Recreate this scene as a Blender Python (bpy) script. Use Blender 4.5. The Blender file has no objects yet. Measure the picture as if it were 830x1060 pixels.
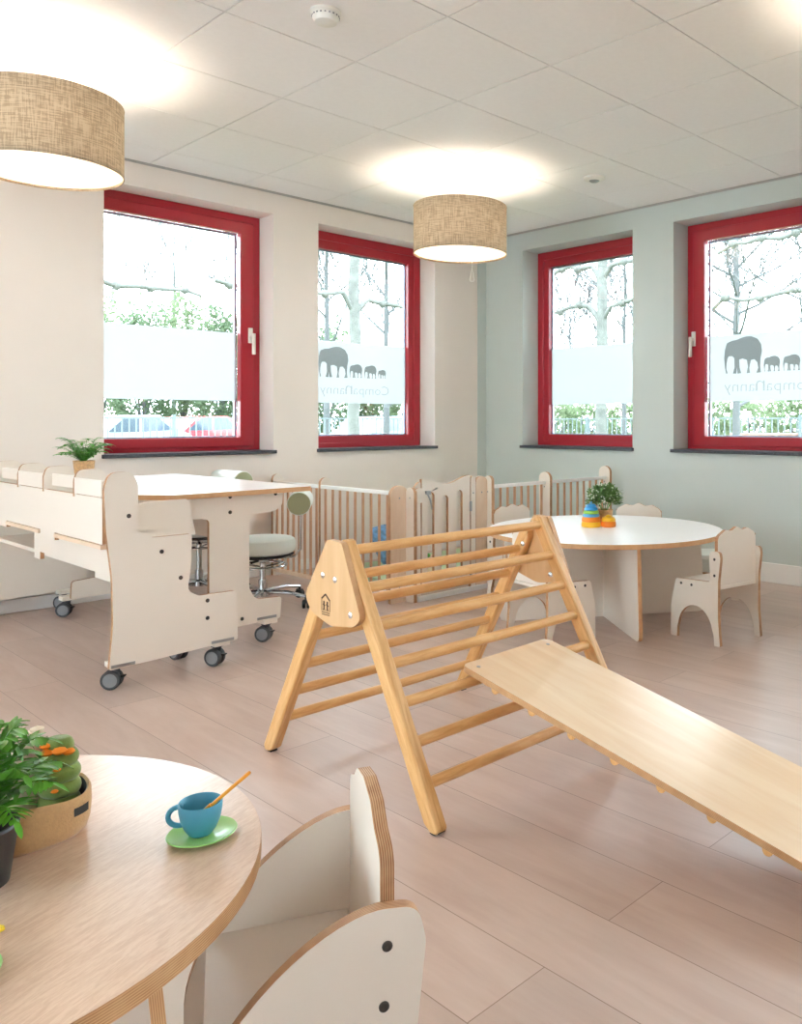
import bpy, bmesh, math, random
from mathutils import Vector, Matrix
from mathutils.geometry import tessellate_polygon
random.seed(7)
PI = math.pi
sc = bpy.context.scene
COL = sc.collection

# ------------------------------------------------------------------ materials
def new_mat(name):
    m = bpy.data.materials.new(name); m.use_nodes = True
    nt = m.node_tree; nt.nodes.clear()
    out = nt.nodes.new('ShaderNodeOutputMaterial')
    return m, nt, out

def srgb(r, g, b):
    f = lambda c: (c/255/12.92) if c/255 <= .04045 else ((c/255+.055)/1.055)**2.4
    return (f(r), f(g), f(b), 1)

def pbr(name, col, rough=.5, metal=0., spec=.5, noise=0., nscale=20., bump=0., bscale=60., sheen=0., coat=0., stretch=(1, 1, 1), trans=0.):
    m, nt, out = new_mat(name)
    p = nt.nodes.new('ShaderNodeBsdfPrincipled')
    p.inputs['Base Color'].default_value = col
    p.inputs['Roughness'].default_value = rough
    p.inputs['Metallic'].default_value = metal
    p.inputs['Specular IOR Level'].default_value = spec
    p.inputs['Coat Weight'].default_value = coat
    p.inputs['Sheen Weight'].default_value = sheen
    if trans: p.inputs['Transmission Weight'].default_value = trans
    nt.links.new(p.outputs[0], out.inputs[0])
    if noise or bump:
        tc = nt.nodes.new('ShaderNodeTexCoord'); mp = nt.nodes.new('ShaderNodeMapping')
        mp.inputs['Scale'].default_value = stretch
        nt.links.new(tc.outputs['Object'], mp.inputs[0])
        if noise:
            n = nt.nodes.new('ShaderNodeTexNoise'); n.inputs['Scale'].default_value = nscale; n.inputs['Detail'].default_value = 5
            nt.links.new(mp.outputs[0], n.inputs['Vector'])
            r = nt.nodes.new('ShaderNodeValToRGB')
            r.color_ramp.elements[0].position = .3; r.color_ramp.elements[1].position = .7
            r.color_ramp.elements[0].color = tuple(c*(1-noise) for c in col[:3])+(1,)
            r.color_ramp.elements[1].color = tuple(min(1, c*(1+noise)) for c in col[:3])+(1,)
            nt.links.new(n.outputs[0], r.inputs[0]); nt.links.new(r.outputs[0], p.inputs['Base Color'])
        if bump:
            n2 = nt.nodes.new('ShaderNodeTexNoise'); n2.inputs['Scale'].default_value = bscale; n2.inputs['Detail'].default_value = 4
            nt.links.new(mp.outputs[0], n2.inputs['Vector'])
            b = nt.nodes.new('ShaderNodeBump'); b.inputs['Strength'].default_value = bump; b.inputs['Distance'].default_value = .002
            nt.links.new(n2.outputs[0], b.inputs['Height']); nt.links.new(b.outputs[0], p.inputs['Normal'])
    return m

def wood(name, c1, c2, rough=.4, axis='X', scale=14., detail=1.0, spec=.5):
    """grain running along the given object axis"""
    m, nt, out = new_mat(name)
    L = nt.links.new
    p = nt.nodes.new('ShaderNodeBsdfPrincipled'); p.inputs['Roughness'].default_value = rough
    p.inputs['Specular IOR Level'].default_value = spec
    L(p.outputs[0], out.inputs[0])
    tc = nt.nodes.new('ShaderNodeTexCoord'); mp = nt.nodes.new('ShaderNodeMapping')
    s = {'X': (.12, 1, 1), 'Y': (1, .12, 1), 'Z': (1, 1, .12)}[axis]
    mp.inputs['Scale'].default_value = s
    L(tc.outputs['Object'], mp.inputs[0])
    n = nt.nodes.new('ShaderNodeTexNoise'); n.inputs['Scale'].default_value = scale*4; n.inputs['Detail'].default_value = 8
    n.inputs['Distortion'].default_value = 1.2
    L(mp.outputs[0], n.inputs['Vector'])
    n2 = nt.nodes.new('ShaderNodeTexNoise'); n2.inputs['Scale'].default_value = scale*22; n2.inputs['Detail'].default_value = 3
    L(mp.outputs[0], n2.inputs['Vector'])
    mx = nt.nodes.new('ShaderNodeMath'); mx.operation = 'MULTIPLY_ADD'; mx.inputs[1].default_value = .35*detail
    L(n2.outputs[0], mx.inputs[0])
    sb = nt.nodes.new('ShaderNodeMath'); sb.operation = 'SUBTRACT'; sb.inputs[1].default_value = .17*detail
    L(n.outputs[0], sb.inputs[0]); L(sb.outputs[0], mx.inputs[2])
    r = nt.nodes.new('ShaderNodeValToRGB'); r.color_ramp.elements[0].position = .36; r.color_ramp.elements[1].position = .64
    r.color_ramp.elements[0].color = c1; r.color_ramp.elements[1].color = c2
    L(mx.outputs[0], r.inputs[0]); L(r.outputs[0], p.inputs['Base Color'])
    b = nt.nodes.new('ShaderNodeBump'); b.inputs['Strength'].default_value = .08; b.inputs['Distance'].default_value = .001
    L(mx.outputs[0], b.inputs['Height']); L(b.outputs[0], p.inputs['Normal'])
    return m

def ply_edge(name, light, dark, layers=330.):
    m, nt, out = new_mat(name); L = nt.links.new
    p = nt.nodes.new('ShaderNodeBsdfPrincipled'); p.inputs['Roughness'].default_value = .5
    L(p.outputs[0], out.inputs[0])
    tc = nt.nodes.new('ShaderNodeTexCoord'); sx = nt.nodes.new('ShaderNodeSeparateXYZ'); L(tc.outputs['Object'], sx.inputs[0])
    mu = nt.nodes.new('ShaderNodeMath'); mu.operation = 'MULTIPLY'; mu.inputs[1].default_value = layers*2*PI; L(sx.outputs['Z'], mu.inputs[0])
    sn = nt.nodes.new('ShaderNodeMath'); sn.operation = 'SINE'; L(mu.outputs[0], sn.inputs[0])
    n = nt.nodes.new('ShaderNodeTexNoise'); n.inputs['Scale'].default_value = 30; L(tc.outputs['Object'], n.inputs['Vector'])
    ad = nt.nodes.new('ShaderNodeMath'); ad.operation = 'MULTIPLY_ADD'; ad.inputs[1].default_value = .35; L(sn.outputs[0], ad.inputs[0]); L(n.outputs[0], ad.inputs[2])
    r = nt.nodes.new('ShaderNodeValToRGB'); r.color_ramp.elements[0].position = .2; r.color_ramp.elements[1].position = .7
    r.color_ramp.elements[0].color = dark; r.color_ramp.elements[1].color = light
    L(ad.outputs[0], r.inputs[0]); L(r.outputs[0], p.inputs['Base Color'])
    return m

M = {}
M['wall_cream'] = pbr('wall_cream', srgb(233, 225, 218), .85, noise=.012, nscale=3, bump=.15, bscale=350)
M['wall_mint'] = pbr('wall_mint', srgb(197, 206, 203), .85, noise=.012, nscale=3, bump=.15, bscale=350)
M['white_paint'] = pbr('white_paint', srgb(236, 236, 234), .45)
M['ceiling_tile'] = pbr('ceiling_tile', srgb(243, 242, 242), .95, noise=.012, nscale=40, bump=.3, bscale=500)
M['ceiling_grid'] = pbr('ceiling_grid', srgb(176, 174, 172), .7)
M['brick'] = pbr('outer_wall', srgb(150, 100, 80), .9, noise=.15, nscale=20)
M['red'] = pbr('red_frame', srgb(176, 36, 52), .3, spec=.5, coat=.15)
M['spacer'] = pbr('glazing_spacer', srgb(140, 152, 178), .4)
M['stone'] = pbr('sill_stone', srgb(62, 66, 74), .35, noise=.6, nscale=160)
M['chrome'] = pbr('chrome', srgb(200, 203, 206), .18, metal=1)
M['steel'] = pbr('steel', srgb(170, 172, 174), .35, metal=1)
M['black'] = pbr('black_plastic', srgb(38, 38, 40), .45)
M['bolt'] = pbr('bolt_cap', srgb(52, 46, 42), .45)
M['grey'] = pbr('grey_rubber', srgb(128, 130, 134), .5)
M['dgrey'] = pbr('dark_tyre', srgb(58, 60, 64), .55)
M['white_plastic'] = pbr('white_plastic', srgb(232, 230, 224), .35)
M['lam'] = pbr('white_laminate', srgb(234, 225, 214), .38, noise=.008, nscale=8, bump=.03, bscale=700)
M['lam_top'] = pbr('white_table_laminate', srgb(240, 240, 240), .28, noise=.008, nscale=8)
M['ply'] = ply_edge('plywood_edge', srgb(205, 165, 125), srgb(150, 98, 62))
M['ply_tan'] = ply_edge('plywood_edge_tan', srgb(214, 172, 126), srgb(184, 134, 90))
M['beech'] = wood('beech', srgb(212, 160, 96), srgb(228, 184, 124), .36, 'Z', 9)
M['beech_x'] = wood('beech_x', srgb(212, 158, 94), srgb(230, 184, 124), .34, 'X', 9)
M['birch'] = wood('birch_board', srgb(236, 207, 172), srgb(242, 218, 186), .26, 'Y', 4, .4)
M['birch_plate'] = wood('birch_plate', srgb(212, 170, 122), srgb(224, 186, 140), .4, 'Y', 4, .4)
M['peach'] = wood('peach_wood', srgb(226, 200, 174), srgb(236, 214, 192), .45, 'Y', 4, .5)
M['bar'] = wood('fence_bar_wood', srgb(196, 150, 118), srgb(214, 172, 140), .45, 'Z', 9)
M['oak_top'] = wood('oak_table_top', srgb(212, 178, 152), srgb(226, 197, 173), .28, 'Y', 40, 1.6)
M['mint_vinyl'] = pbr('mint_vinyl', srgb(222, 228, 220), .42, bump=.08, bscale=300)
M['olive_vinyl'] = pbr('olive_vinyl', srgb(158, 163, 128), .45)
M['leaf'] = pbr('leaf', srgb(84, 160, 56), .4, noise=.3, nscale=30)
M['leaf_light'] = pbr('leaf_light', srgb(96, 158, 72), .42, noise=.3, nscale=30)
M['leaf_dark'] = pbr('fern_leaf', srgb(84, 150, 40), .36, noise=.45, nscale=18)
M['leaf_box'] = pbr('box_leaf', srgb(112, 150, 88), .55, noise=.4, nscale=60)
M['petal'] = pbr('petal', srgb(222, 230, 210), .6)
M['wicker'] = pbr('wicker', srgb(206, 164, 118), .65, noise=.2, nscale=90, bump=.8, bscale=160)
M['soil'] = pbr('soil', srgb(40, 30, 24), .95)
M['pot_black'] = pbr('pot_black', srgb(46, 43, 44), .42)
M['cloth_tan'] = pbr('cloth_tan', srgb(200, 158, 108), .85, noise=.06, nscale=200, bump=.4, bscale=500, sheen=.3)
M['cloth_in'] = pbr('cloth_lining', srgb(58, 56, 54), .9)
M['cloth_green'] = pbr('cloth_green', srgb(118, 138, 62), .85, noise=.1, nscale=80, bump=.3, bscale=400, sheen=.3)
M['cloth_orange'] = pbr('cloth_orange', srgb(244, 140, 34), .8)
M['cloth_cream'] = pbr('cloth_cream', srgb(226, 212, 190), .85)
M['cup_blue'] = pbr('cup_blue', srgb(76, 158, 188), .42, coat=.1)
M['sau_green'] = pbr('saucer_green', srgb(158, 210, 120), .3, coat=.2)
M['spoon'] = pbr('spoon_orange', srgb(248, 172, 62), .35, coat=.2)
M['spoon_y'] = pbr('spoon_yellow', srgb(246, 214, 50), .35, coat=.2)
M['t_yel'] = pbr('toy_yellow', srgb(250, 196, 44), .4)
M['t_or'] = pbr('toy_orange', srgb(246, 140, 40), .4)
M['t_blue'] = pbr('toy_blue', srgb(52, 150, 214), .4)
M['t_green'] = pbr('toy_green', srgb(150, 204, 80), .4)
M['t_lblue'] = pbr('toy_light_blue', srgb(100, 176, 220), .4)
M['mat_green'] = pbr('play_mat_green', srgb(186, 212, 176), .8)
M['cushion_blue'] = pbr('cushion_blue', srgb(110, 160, 214), .85, noise=.6, nscale=28)
M['logo'] = pbr('logo_burn', srgb(74, 44, 22), .7)
M['bark'] = pbr('pale_bark', srgb(90, 92, 88), .9, noise=.25, nscale=9)
M['twig'] = pbr('twig_bark', srgb(76, 79, 80), .9)
M['hedge'] = pbr('hedge_leaf', srgb(120, 148, 92), .8, noise=.25, nscale=1.5)
M['hedge2'] = pbr('shrub_leaf', srgb(150, 170, 120), .8, noise=.25, nscale=1.5)
M['grass'] = pbr('grass', srgb(68, 86, 48), .95, noise=.2, nscale=3)
M['asphalt'] = pbr('paving', srgb(170, 170, 166), .9, noise=.08, nscale=4)
M['fence_steel'] = pbr('fence_steel', srgb(86, 98, 100), .5)
M['car_red'] = pbr('car_red', srgb(170, 44, 50), .25, coat=.6)
M['car_white'] = pbr('car_white', srgb(150, 156, 162), .25, coat=.6)
M['car_blue'] = pbr('car_blue', srgb(84, 104, 136), .25, coat=.6)
M['car_glass'] = pbr('car_glass', srgb(60, 72, 84), .1)
M['bin_blue'] = pbr('bin_blue', srgb(64, 92, 130), .5)
M['garden_wall'] = pbr('garden_wall', srgb(130, 104, 94), .9, noise=.2, nscale=12)
M['eleph'] = None

def floor_mat():
    m, nt, out = new_mat('oak_vinyl_planks'); L = nt.links.new; N = nt.nodes.new
    p = N('ShaderNodeBsdfPrincipled'); L(p.outputs[0], out.inputs[0])
    p.inputs['Roughness'].default_value = .32; p.inputs['Specular IOR Level'].default_value = .7
    tc = N('ShaderNodeTexCoord')
    mp = N('ShaderNodeMapping'); mp.inputs['Rotation'].default_value = (0, 0, PI/2)
    mp.inputs['Location'].default_value = (.62, .03, 0)
    L(tc.outputs['Object'], mp.inputs[0])
    br = N('ShaderNodeTexBrick'); br.offset = .37; br.inputs['Scale'].default_value = 1.0
    br.inputs['Brick Width'].default_value = 1.3; br.inputs['Row Height'].default_value = .2
    br.inputs['Mortar Size'].default_value = .0012; br.inputs['Mortar Smooth'].default_value = .2
    br.inputs['Color1'].default_value = (0, 0, 0, 1); br.inputs['Color2'].default_value = (1, 1, 1, 1); br.inputs['Mortar'].default_value = (.5, .5, .5, 1)
    L(mp.outputs[0], br.inputs['Vector'])
    mp2 = N('ShaderNodeMapping'); mp2.inputs['Scale'].default_value = (1, .14, 1); L(tc.outputs['Object'], mp2.inputs[0])
    # shift grain per plank
    ad = N('ShaderNodeVectorMath'); ad.operation = 'MULTIPLY_ADD'; ad.inputs[1].default_value = (0, 7.3, 5.1)
    L(br.outputs['Color'], ad.inputs[0]); L(mp2.outputs[0], ad.inputs[2])
    n = N('ShaderNodeTexNoise'); n.inputs['Scale'].default_value = 9; n.inputs['Detail'].default_value = 9; n.inputs['Distortion'].default_value = 1.5
    L(ad.outputs[0], n.inputs['Vector'])
    n2 = N('ShaderNodeTexNoise'); n2.inputs['Scale'].default_value = 90; n2.inputs['Detail'].default_value = 3
    L(ad.outputs[0], n2.inputs['Vector'])
    m1 = N('ShaderNodeMath'); m1.operation = 'MULTIPLY_ADD'; m1.inputs[1].default_value = .25; L(n2.outputs[0], m1.inputs[0]); L(n.outputs[0], m1.inputs[2])
    r = N('ShaderNodeValToRGB'); e = r.color_ramp.elements
    e[0].position = .42; e[0].color = srgb(184, 159, 147); e[1].position = .86; e[1].color = srgb(198, 177, 166)
    k = e.new(.62); k.color = srgb(191, 168, 156)
    L(m1.outputs[0], r.inputs[0])
    hv = N('ShaderNodeHueSaturation')
    mr = N('ShaderNodeMapRange'); mr.inputs['To Min'].default_value = .94; mr.inputs['To Max'].default_value = 1.06
    L(br.outputs['Color'], mr.inputs['Value']); L(mr.outputs[0], hv.inputs['Value']); L(r.outputs[0], hv.inputs['Color'])
    mx = N('ShaderNodeMix'); mx.data_type = 'RGBA'; mx.inputs[7].default_value = srgb(140, 116, 102)
    L(br.outputs['Fac'], mx.inputs[0]); L(hv.outputs[0], mx.inputs[6]); L(mx.outputs[2], p.inputs['Base Color'])
    b = N('ShaderNodeBump'); b.inputs['Strength'].default_value = .12; b.inputs['Distance'].default_value = .001
    L(m1.outputs[0], b.inputs['Height']); L(b.outputs[0], p.inputs['Normal'])
    return m
M['floor'] = floor_mat()

def linen_mat():
    m, nt, out = new_mat('linen_shade'); L = nt.links.new; N = nt.nodes.new
    tc = N('ShaderNodeTexCoord'); sp = N('ShaderNodeSeparateXYZ'); L(tc.outputs['Object'], sp.inputs[0])
    at = N('ShaderNodeMath'); at.operation = 'ARCTAN2'; L(sp.outputs['Y'], at.inputs[0]); L(sp.outputs['X'], at.inputs[1])
    def streak(sa, sz):
        a = N('ShaderNodeMath'); a.operation = 'MULTIPLY'; a.inputs[1].default_value = sa; L(at.outputs[0], a.inputs[0])
        b = N('ShaderNodeMath'); b.operation = 'MULTIPLY'; b.inputs[1].default_value = sz; L(sp.outputs['Z'], b.inputs[0])
        c = N('ShaderNodeCombineXYZ'); L(a.outputs[0], c.inputs[0]); L(b.outputs[0], c.inputs[1])
        n = N('ShaderNodeTexNoise'); n.inputs['Scale'].default_value = 1; n.inputs['Detail'].default_value = 3; L(c.outputs[0], n.inputs['Vector'])
        return n
    h = streak(4.5, 190); v = streak(52, 12)
    ad = N('ShaderNodeMath'); ad.operation = 'ADD'; L(h.outputs[0], ad.inputs[0]); L(v.outputs[0], ad.inputs[1])
    r = N('ShaderNodeValToRGB'); r.color_ramp.elements[0].position = .42*2; r.color_ramp.elements[1].position = .57*2
    r.color_ramp.elements[0].position = .84; r.color_ramp.elements[1].position = 1.0
    r.color_ramp.elements[0].color = srgb(146, 131, 111); r.color_ramp.elements[1].color = srgb(176, 160, 138)
    mh = N('ShaderNodeMath'); mh.operation = 'MULTIPLY'; mh.inputs[1].default_value = .92; L(ad.outputs[0], mh.inputs[0])
    L(mh.outputs[0], r.inputs[0])
    d = N('ShaderNodeBsdfDiffuse'); t = N('ShaderNodeBsdfTranslucent')
    L(r.outputs[0], d.inputs[0]); L(r.outputs[0], t.inputs[0])
    mix = N('ShaderNodeMixShader'); mix.inputs[0].default_value = .065; L(d.outputs[0], mix.inputs[1]); L(t.outputs[0], mix.inputs[2])
    L(mix.outputs[0], out.inputs[0])
    return m
M['linen'] = linen_mat()

def translucent(name, col, fac, gloss=0.):
    m, nt, out = new_mat(name); L = nt.links.new; N = nt.nodes.new
    d = N('ShaderNodeBsdfDiffuse'); d.inputs[0].default_value = col
    t = N('ShaderNodeBsdfTranslucent'); t.inputs[0].default_value = col
    mix = N('ShaderNodeMixShader'); mix.inputs[0].default_value = fac
    L(d.outputs[0], mix.inputs[1]); L(t.outputs[0], mix.inputs[2]); L(mix.outputs[0], out.inputs[0])
    return m
M['diffuser'] = translucent('lamp_diffuser', (.9, .88, .84, 1), .6)
M['film'] = translucent('frosted_film', (.45, .46, .465, 1), .6)
M['eleph'] = translucent('grey_film', srgb(182, 184, 182), .75)
M['film_text'] = translucent('pale_grey_film', srgb(196, 199, 202), .68)
def tint(name, col, dif, fac):
    m, nt, out = new_mat(name); L = nt.links.new; N = nt.nodes.new
    t = N('ShaderNodeBsdfTransparent'); t.inputs[0].default_value = col
    d = N('ShaderNodeBsdfDiffuse'); d.inputs[0].default_value = dif
    mix = N('ShaderNodeMixShader'); mix.inputs[0].default_value = fac
    L(t.outputs[0], mix.inputs[1]); L(d.outputs[0], mix.inputs[2]); L(mix.outputs[0], out.inputs[0]); return m
M['eleph'] = tint('tinted_vinyl', (.46, .47, .46, 1), (.28, .28, .28, 1), .3)
M['film_text'] = tint('pale_tinted_vinyl', (.72, .73, .74, 1), (.45, .45, .46, 1), .15)
M['leaf_out'] = translucent('outdoor_leaf', srgb(106, 120, 92), .5)
M['leaf_out2'] = translucent('outdoor_leaf_dark', srgb(94, 110, 86), .5)

def glass_mat():
    m, nt, out = new_mat('window_glass'); L = nt.links.new; N = nt.nodes.new
    g = N('ShaderNodeBsdfGlossy'); g.inputs['Roughness'].default_value = 0.0
    t = N('ShaderNodeBsdfTransparent'); t.inputs[0].default_value = (.95, .97, .96, 1)
    f = N('ShaderNodeFresnel'); f.inputs[0].default_value = 1.45
    mix = N('ShaderNodeMixShader'); L(f.outputs[0], mix.inputs[0]); L(t.outputs[0], mix.inputs[1]); L(g.outputs[0], mix.inputs[2])
    L(mix.outputs[0], out.inputs[0]); return m
M['glass'] = glass_mat()

def emit(name, col, s):
    m, nt, out = new_mat(name)
    e = nt.nodes.new('ShaderNodeEmission'); e.inputs[0].default_value = col; e.inputs[1].default_value = s
    nt.links.new(e.outputs[0], out.inputs[0]); return m
M['bulb'] = emit('lit_bulb', (1, .86, .70, 1), 56)

# ------------------------------------------------------------------ object helpers
def tag(o, label=None, cat=None, group=None, kind=None):
    if label: o['label'] = label
    if cat: o['category'] = cat
    if group: o['group'] = group
    if kind: o['kind'] = kind
    return o

def empty(name, loc=(0, 0, 0), rz=0., label=None, cat=None, group=None, kind=None):
    o = bpy.data.objects.new(name, None); COL.objects.link(o)
    o.empty_display_size = .1
    o.location = loc; o.rotation_euler = (0, 0, rz)
    return tag(o, label, cat, group, kind)

def copy_tree(o, parent=None):
    c = o.copy(); COL.objects.link(c); c.parent = parent
    for ch in list(o.children):
        copy_tree(ch, c)
    return c

def frame(o, U, V):
    U = Vector(U).normalized(); V = Vector(V).normalized(); W = U.cross(V)
    return Matrix(((U.x, V.x, W.x, o[0]), (U.y, V.y, W.y, o[1]), (U.z, V.z, W.z, o[2]), (0, 0, 0, 1)))

class B:
    def __init__(s): s.v = []; s.f = []; s.m = []
    def add(s, vs, fs, mi=0, T=None):
        k = len(s.v)
        s.v += [tuple(T @ Vector(v)) if T else tuple(v) for v in vs]
        for f in fs: s.f.append([i+k for i in f]); s.m.append(mi)
        return s
    def box(s, lo, hi, mi=0, T=None):
        x0, y0, z0 = lo; x1, y1, z1 = hi
        return s.add([(x0, y0, z0), (x1, y0, z0), (x1, y1, z0), (x0, y1, z0), (x0, y0, z1), (x1, y0, z1), (x1, y1, z1), (x0, y1, z1)],
              [(0, 3, 2, 1), (4, 5, 6, 7), (0, 1, 5, 4), (1, 2, 6, 5), (2, 3, 7, 6), (3, 0, 4, 7)], mi, T)
    def tube(s, pts, r, n=12, mi=0, caps=True, closed=False, T=None, sq=None):
        P = [Vector(p) for p in pts]; m = len(P)
        R = r if isinstance(r, (list, tuple)) else [r]*m
        vs = []; up = None
        for i, p in enumerate(P):
            if closed: t = (P[(i+1) % m]-P[i-1])
            else: t = (P[min(i+1, m-1)]-P[max(i-1, 0)])
            t = t.normalized() if t.length > 1e-9 else Vector((0, 0, 1))
            if up is None:
                up = Vector((0, 0, 1)) if abs(t.z) < .9 else Vector((1, 0, 0))
            a = (up-t*up.dot(t)).normalized(); up = a
            b = t.cross(a)
            for k in range(n):
                an = 2*PI*k/n
                ca, sa = math.cos(an), math.sin(an)
                if sq: ca *= sq[0]; sa *= sq[1]
                vs.append(p+(a*ca+b*sa)*R[i])
        fs = []
        for i in range(m if closed else m-1):
            j = (i+1) % m
            for k in range(n):
                l = (k+1) % n
                fs.append((i*n+k, i*n+l, j*n+l, j*n+k))
        if caps and not closed:
            fs.append(tuple(range(n-1, -1, -1))); fs.append(tuple((m-1)*n+k for k in range(n)))
        return s.add(vs, fs, mi, T)
    def lathe(s, prof, n=32, mi=0, T=None, sx=1., sy=1.):
        """prof: list of (r,z), bottom to top outside"""
        vs = []; fs = []
        for (r, z) in prof:
            for k in range(n):
                a = 2*PI*k/n; vs.append((r*math.cos(a)*sx, r*math.sin(a)*sy, z))
        for i in range(len(prof)-1):
            for k in range(n):
                l = (k+1) % n; fs.append((i*n+k, i*n+l, (i+1)*n+l, (i+1)*n+k))
        if prof[0][0] > 1e-4: fs.append(tuple(range(n-1, -1, -1)))
        if prof[-1][0] > 1e-4: fs.append(tuple((len(prof)-1)*n+k for k in range(n)))
        return s.add(vs, fs, mi, T)
    def plate(s, out, th, holes=(), mf=0, me=1, T=None, z0=0.):
        loops = [[Vector((x, y, 0)) for x, y in out]]+[[Vector((x, y, 0)) for x, y in h] for h in holes]
        flat = [p for l in loops for p in l]
        tri = tessellate_polygon(loops)
        n = len(flat)
        vs = [(p.x, p.y, z0) for p in flat]+[(p.x, p.y, z0+th) for p in flat]
        fb = []; ft = []
        for a, b, c in tri:
            A, Bq, Cq = flat[a], flat[b], flat[c]
            cr = (Bq.x-A.x)*(Cq.y-A.y)-(Bq.y-A.y)*(Cq.x-A.x)
            if abs(cr) < 1e-12: continue
            if cr < 0: b, c = c, b
            ft.append((a+n, b+n, c+n)); fb.append((a, c, b))
        s.add(vs, ft+fb, mf, T)
        # sides
        side = []; k = 0
        for li, l in enumerate(loops):
            m = len(l)
            ar = sum(l[i].x*l[(i+1) % m].y-l[(i+1) % m].x*l[i].y for i in range(m))
            ccw = ar > 0
            if li > 0: ccw = not ccw
            for i in range(m):
                a, b = k+i, k+(i+1) % m
                side.append((a, b, b+n, a+n) if ccw else (b, a, a+n, b+n))
            k += m
        # reuse verts: add as faces referencing the verts just added
        base = len(s.v)-len(vs)
        for f in side: s.f.append([i+base for i in f]); s.m.append(me)
        return s
    def build(s, name, mats, parent=None, T=None, smooth=True, bevel=0., ang=35, seg=2, loc=None):
        me = bpy.data.meshes.new(name); me.from_pydata(s.v, [], s.f); 
        if not isinstance(mats, (list, tuple)): mats = [mats]
        for m in mats: me.materials.append(m if not isinstance(m, str) else M[m])
        me.polygons.foreach_set('material_index', [min(i, len(mats)-1) for i in s.m])
        me.update()
        if smooth:
            me.polygons.foreach_set('use_smooth', [True]*len(me.polygons)); me.set_sharp_from_angle(angle=math.radians(ang))
        o = bpy.data.objects.new(name, me); COL.objects.link(o)
        if parent: o.parent = parent
        if T is not None: o.matrix_local = T
        if loc is not None: o.location = loc
        if bevel:
            b = o.modifiers.new('bevel', 'BEVEL'); b.width = bevel; b.segments = seg; b.limit_method = 'ANGLE'; b.angle_limit = math.radians(40)
            b.harden_normals = False
        return o

def fillet(pts, n=6):
    """pts: (x,y[,r]) corners -> rounded polygon"""
    out = []; m = len(pts)
    for i in range(m):
        p = Vector(pts[i][:2]); r = pts[i][2] if len(pts[i]) > 2 else 0
        if r <= 0: out.append((p.x, p.y)); continue
        a = Vector(pts[i-1][:2])-p; b = Vector(pts[(i+1) % m][:2])-p
        la, lb = a.length, b.length
        a.normalize(); b.normalize()
        c = max(-1, min(1, a.dot(b))); th = math.acos(c)
        if th > PI-.02: out.append((p.x, p.y)); continue
        d = r/math.tan(th/2); d = min(d, la*.49, lb*.49); 
        p0 = p+a*d; p1 = p+b*d
        for k in range(n+1):
            t = k/n
            q = p0*(1-t)**2+p*2*t*(1-t)+p1*t*t
            out.append((q.x, q.y))
    return out

def arc(cx, cy, rx, ry, a0, a1, n=12):
    return [(cx+rx*math.cos(math.radians(a0+(a1-a0)*k/n)), cy+ry*math.sin(math.radians(a0+(a1-a0)*k/n))) for k in range(n+1)]

def bolt(parent, T, r=.0075, mat='bolt', name='bolt_cap'):
    """small round cap lying on a face: local z of T is the face normal"""
    b = B(); b.lathe([(r, -.001), (r, .0015), (r*.8, .0028), (r*.45, .003), (0.0001, .0024)], 14)
    return b.build(name, mat, parent, T)

def slab(name, out, th, U, V, o, parent, mats=('lam', 'ply'), holes=(), bevel=.0012):
    b = B(); b.plate(out, th, holes)
    return b.build(name, [M[x] for x in mats], parent, frame(o, U, V), bevel=bevel)

# ------------------------------------------------------------------ camera
FPX, CX, CY, HEYE = 862., 555., 437., 1.036
HC = 2.605
CAM = (-5.01016, -5.15418)
FW = (.738931, .673781)
cam = bpy.data.cameras.new('camera'); co = bpy.data.objects.new('camera', cam); COL.objects.link(co)
cam.sensor_fit = 'AUTO'; cam.sensor_width = 36; cam.lens = FPX/1060*36
cam.shift_x = (415-CX)/1060; cam.shift_y = (CY-530)/1060
cam.clip_start = .02; cam.clip_end = 300
co.location = (CAM[0], CAM[1], HEYE); co.rotation_euler = (PI/2, 0, math.atan2(FW[1], FW[0])-PI/2)
sc.camera = co
RT = (FW[1], -FW[0])
def at(px, d, z=0.):
    """world point seen in column px at depth d"""
    r = (px-CX)/FPX*d
    return (CAM[0]+FW[0]*d+RT[0]*r, CAM[1]+FW[1]*d+RT[1]*r, z)

# ------------------------------------------------------------------ room
X0, Y0 = -8.2, -8.2
TH = .34
WZ0, WZ1 = .845, 2.455
def wall(name, axis, wins, mat, extra=None):
    b = B()
    out = [(0, 0), (1, 0), (1, 1), (0, 1)]
    return b
def build_wall(name, L0, L1, wins, mats, T, th=TH):
    b = B()
    b.plate([(L0, 0), (L1, 0), (L1, HC+.3), (L0, HC+.3)], th, [[(a, WZ0), (c, WZ0), (c, WZ1), (a, WZ1)] for a, c in wins], 0, 0)
    o = b.build(name, mats, None, T, smooth=False)
    return tag(o, kind='structure')
def build_outer(name, L0, L1, wins, T):
    b = B()
    b.plate([(L0, 0), (L1, 0), (L1, HC+.3), (L0, HC+.3)], TH-.183, [[(a, WZ0), (c, WZ0), (c, WZ1), (a, WZ1)] for a, c in wins], 0, 0)
    return tag(b.build(name, 'brick', None, T, smooth=False), kind='structure')
# left wall: plane y=0, outward +y ; U=+x, V=z gives W = x × z = -y -> shift
W1 = (-3.113, -2.019); W2 = (-1.666, -.578); W3 = (-1.545, -.434); W4 = (-2.99, -1.9)
W5 = (-7.0, -5.0); W6 = (-5.0, -3.7); W7 = (-7.2, -5.6)  # unseen windows, put in to bring more daylight into the room
build_wall('wall_left', X0, TH, [W1, W2, W5], ['wall_cream'], frame((0, .183, 0), (1, 0, 0), (0, 0, 1)), .183)
build_outer('wall_left_outer_leaf', X0, TH, [(W1[0]-.09, W1[1]), W2, W5], frame((0, TH+.001, 0), (1, 0, 0), (0, 0, 1)))
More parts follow.
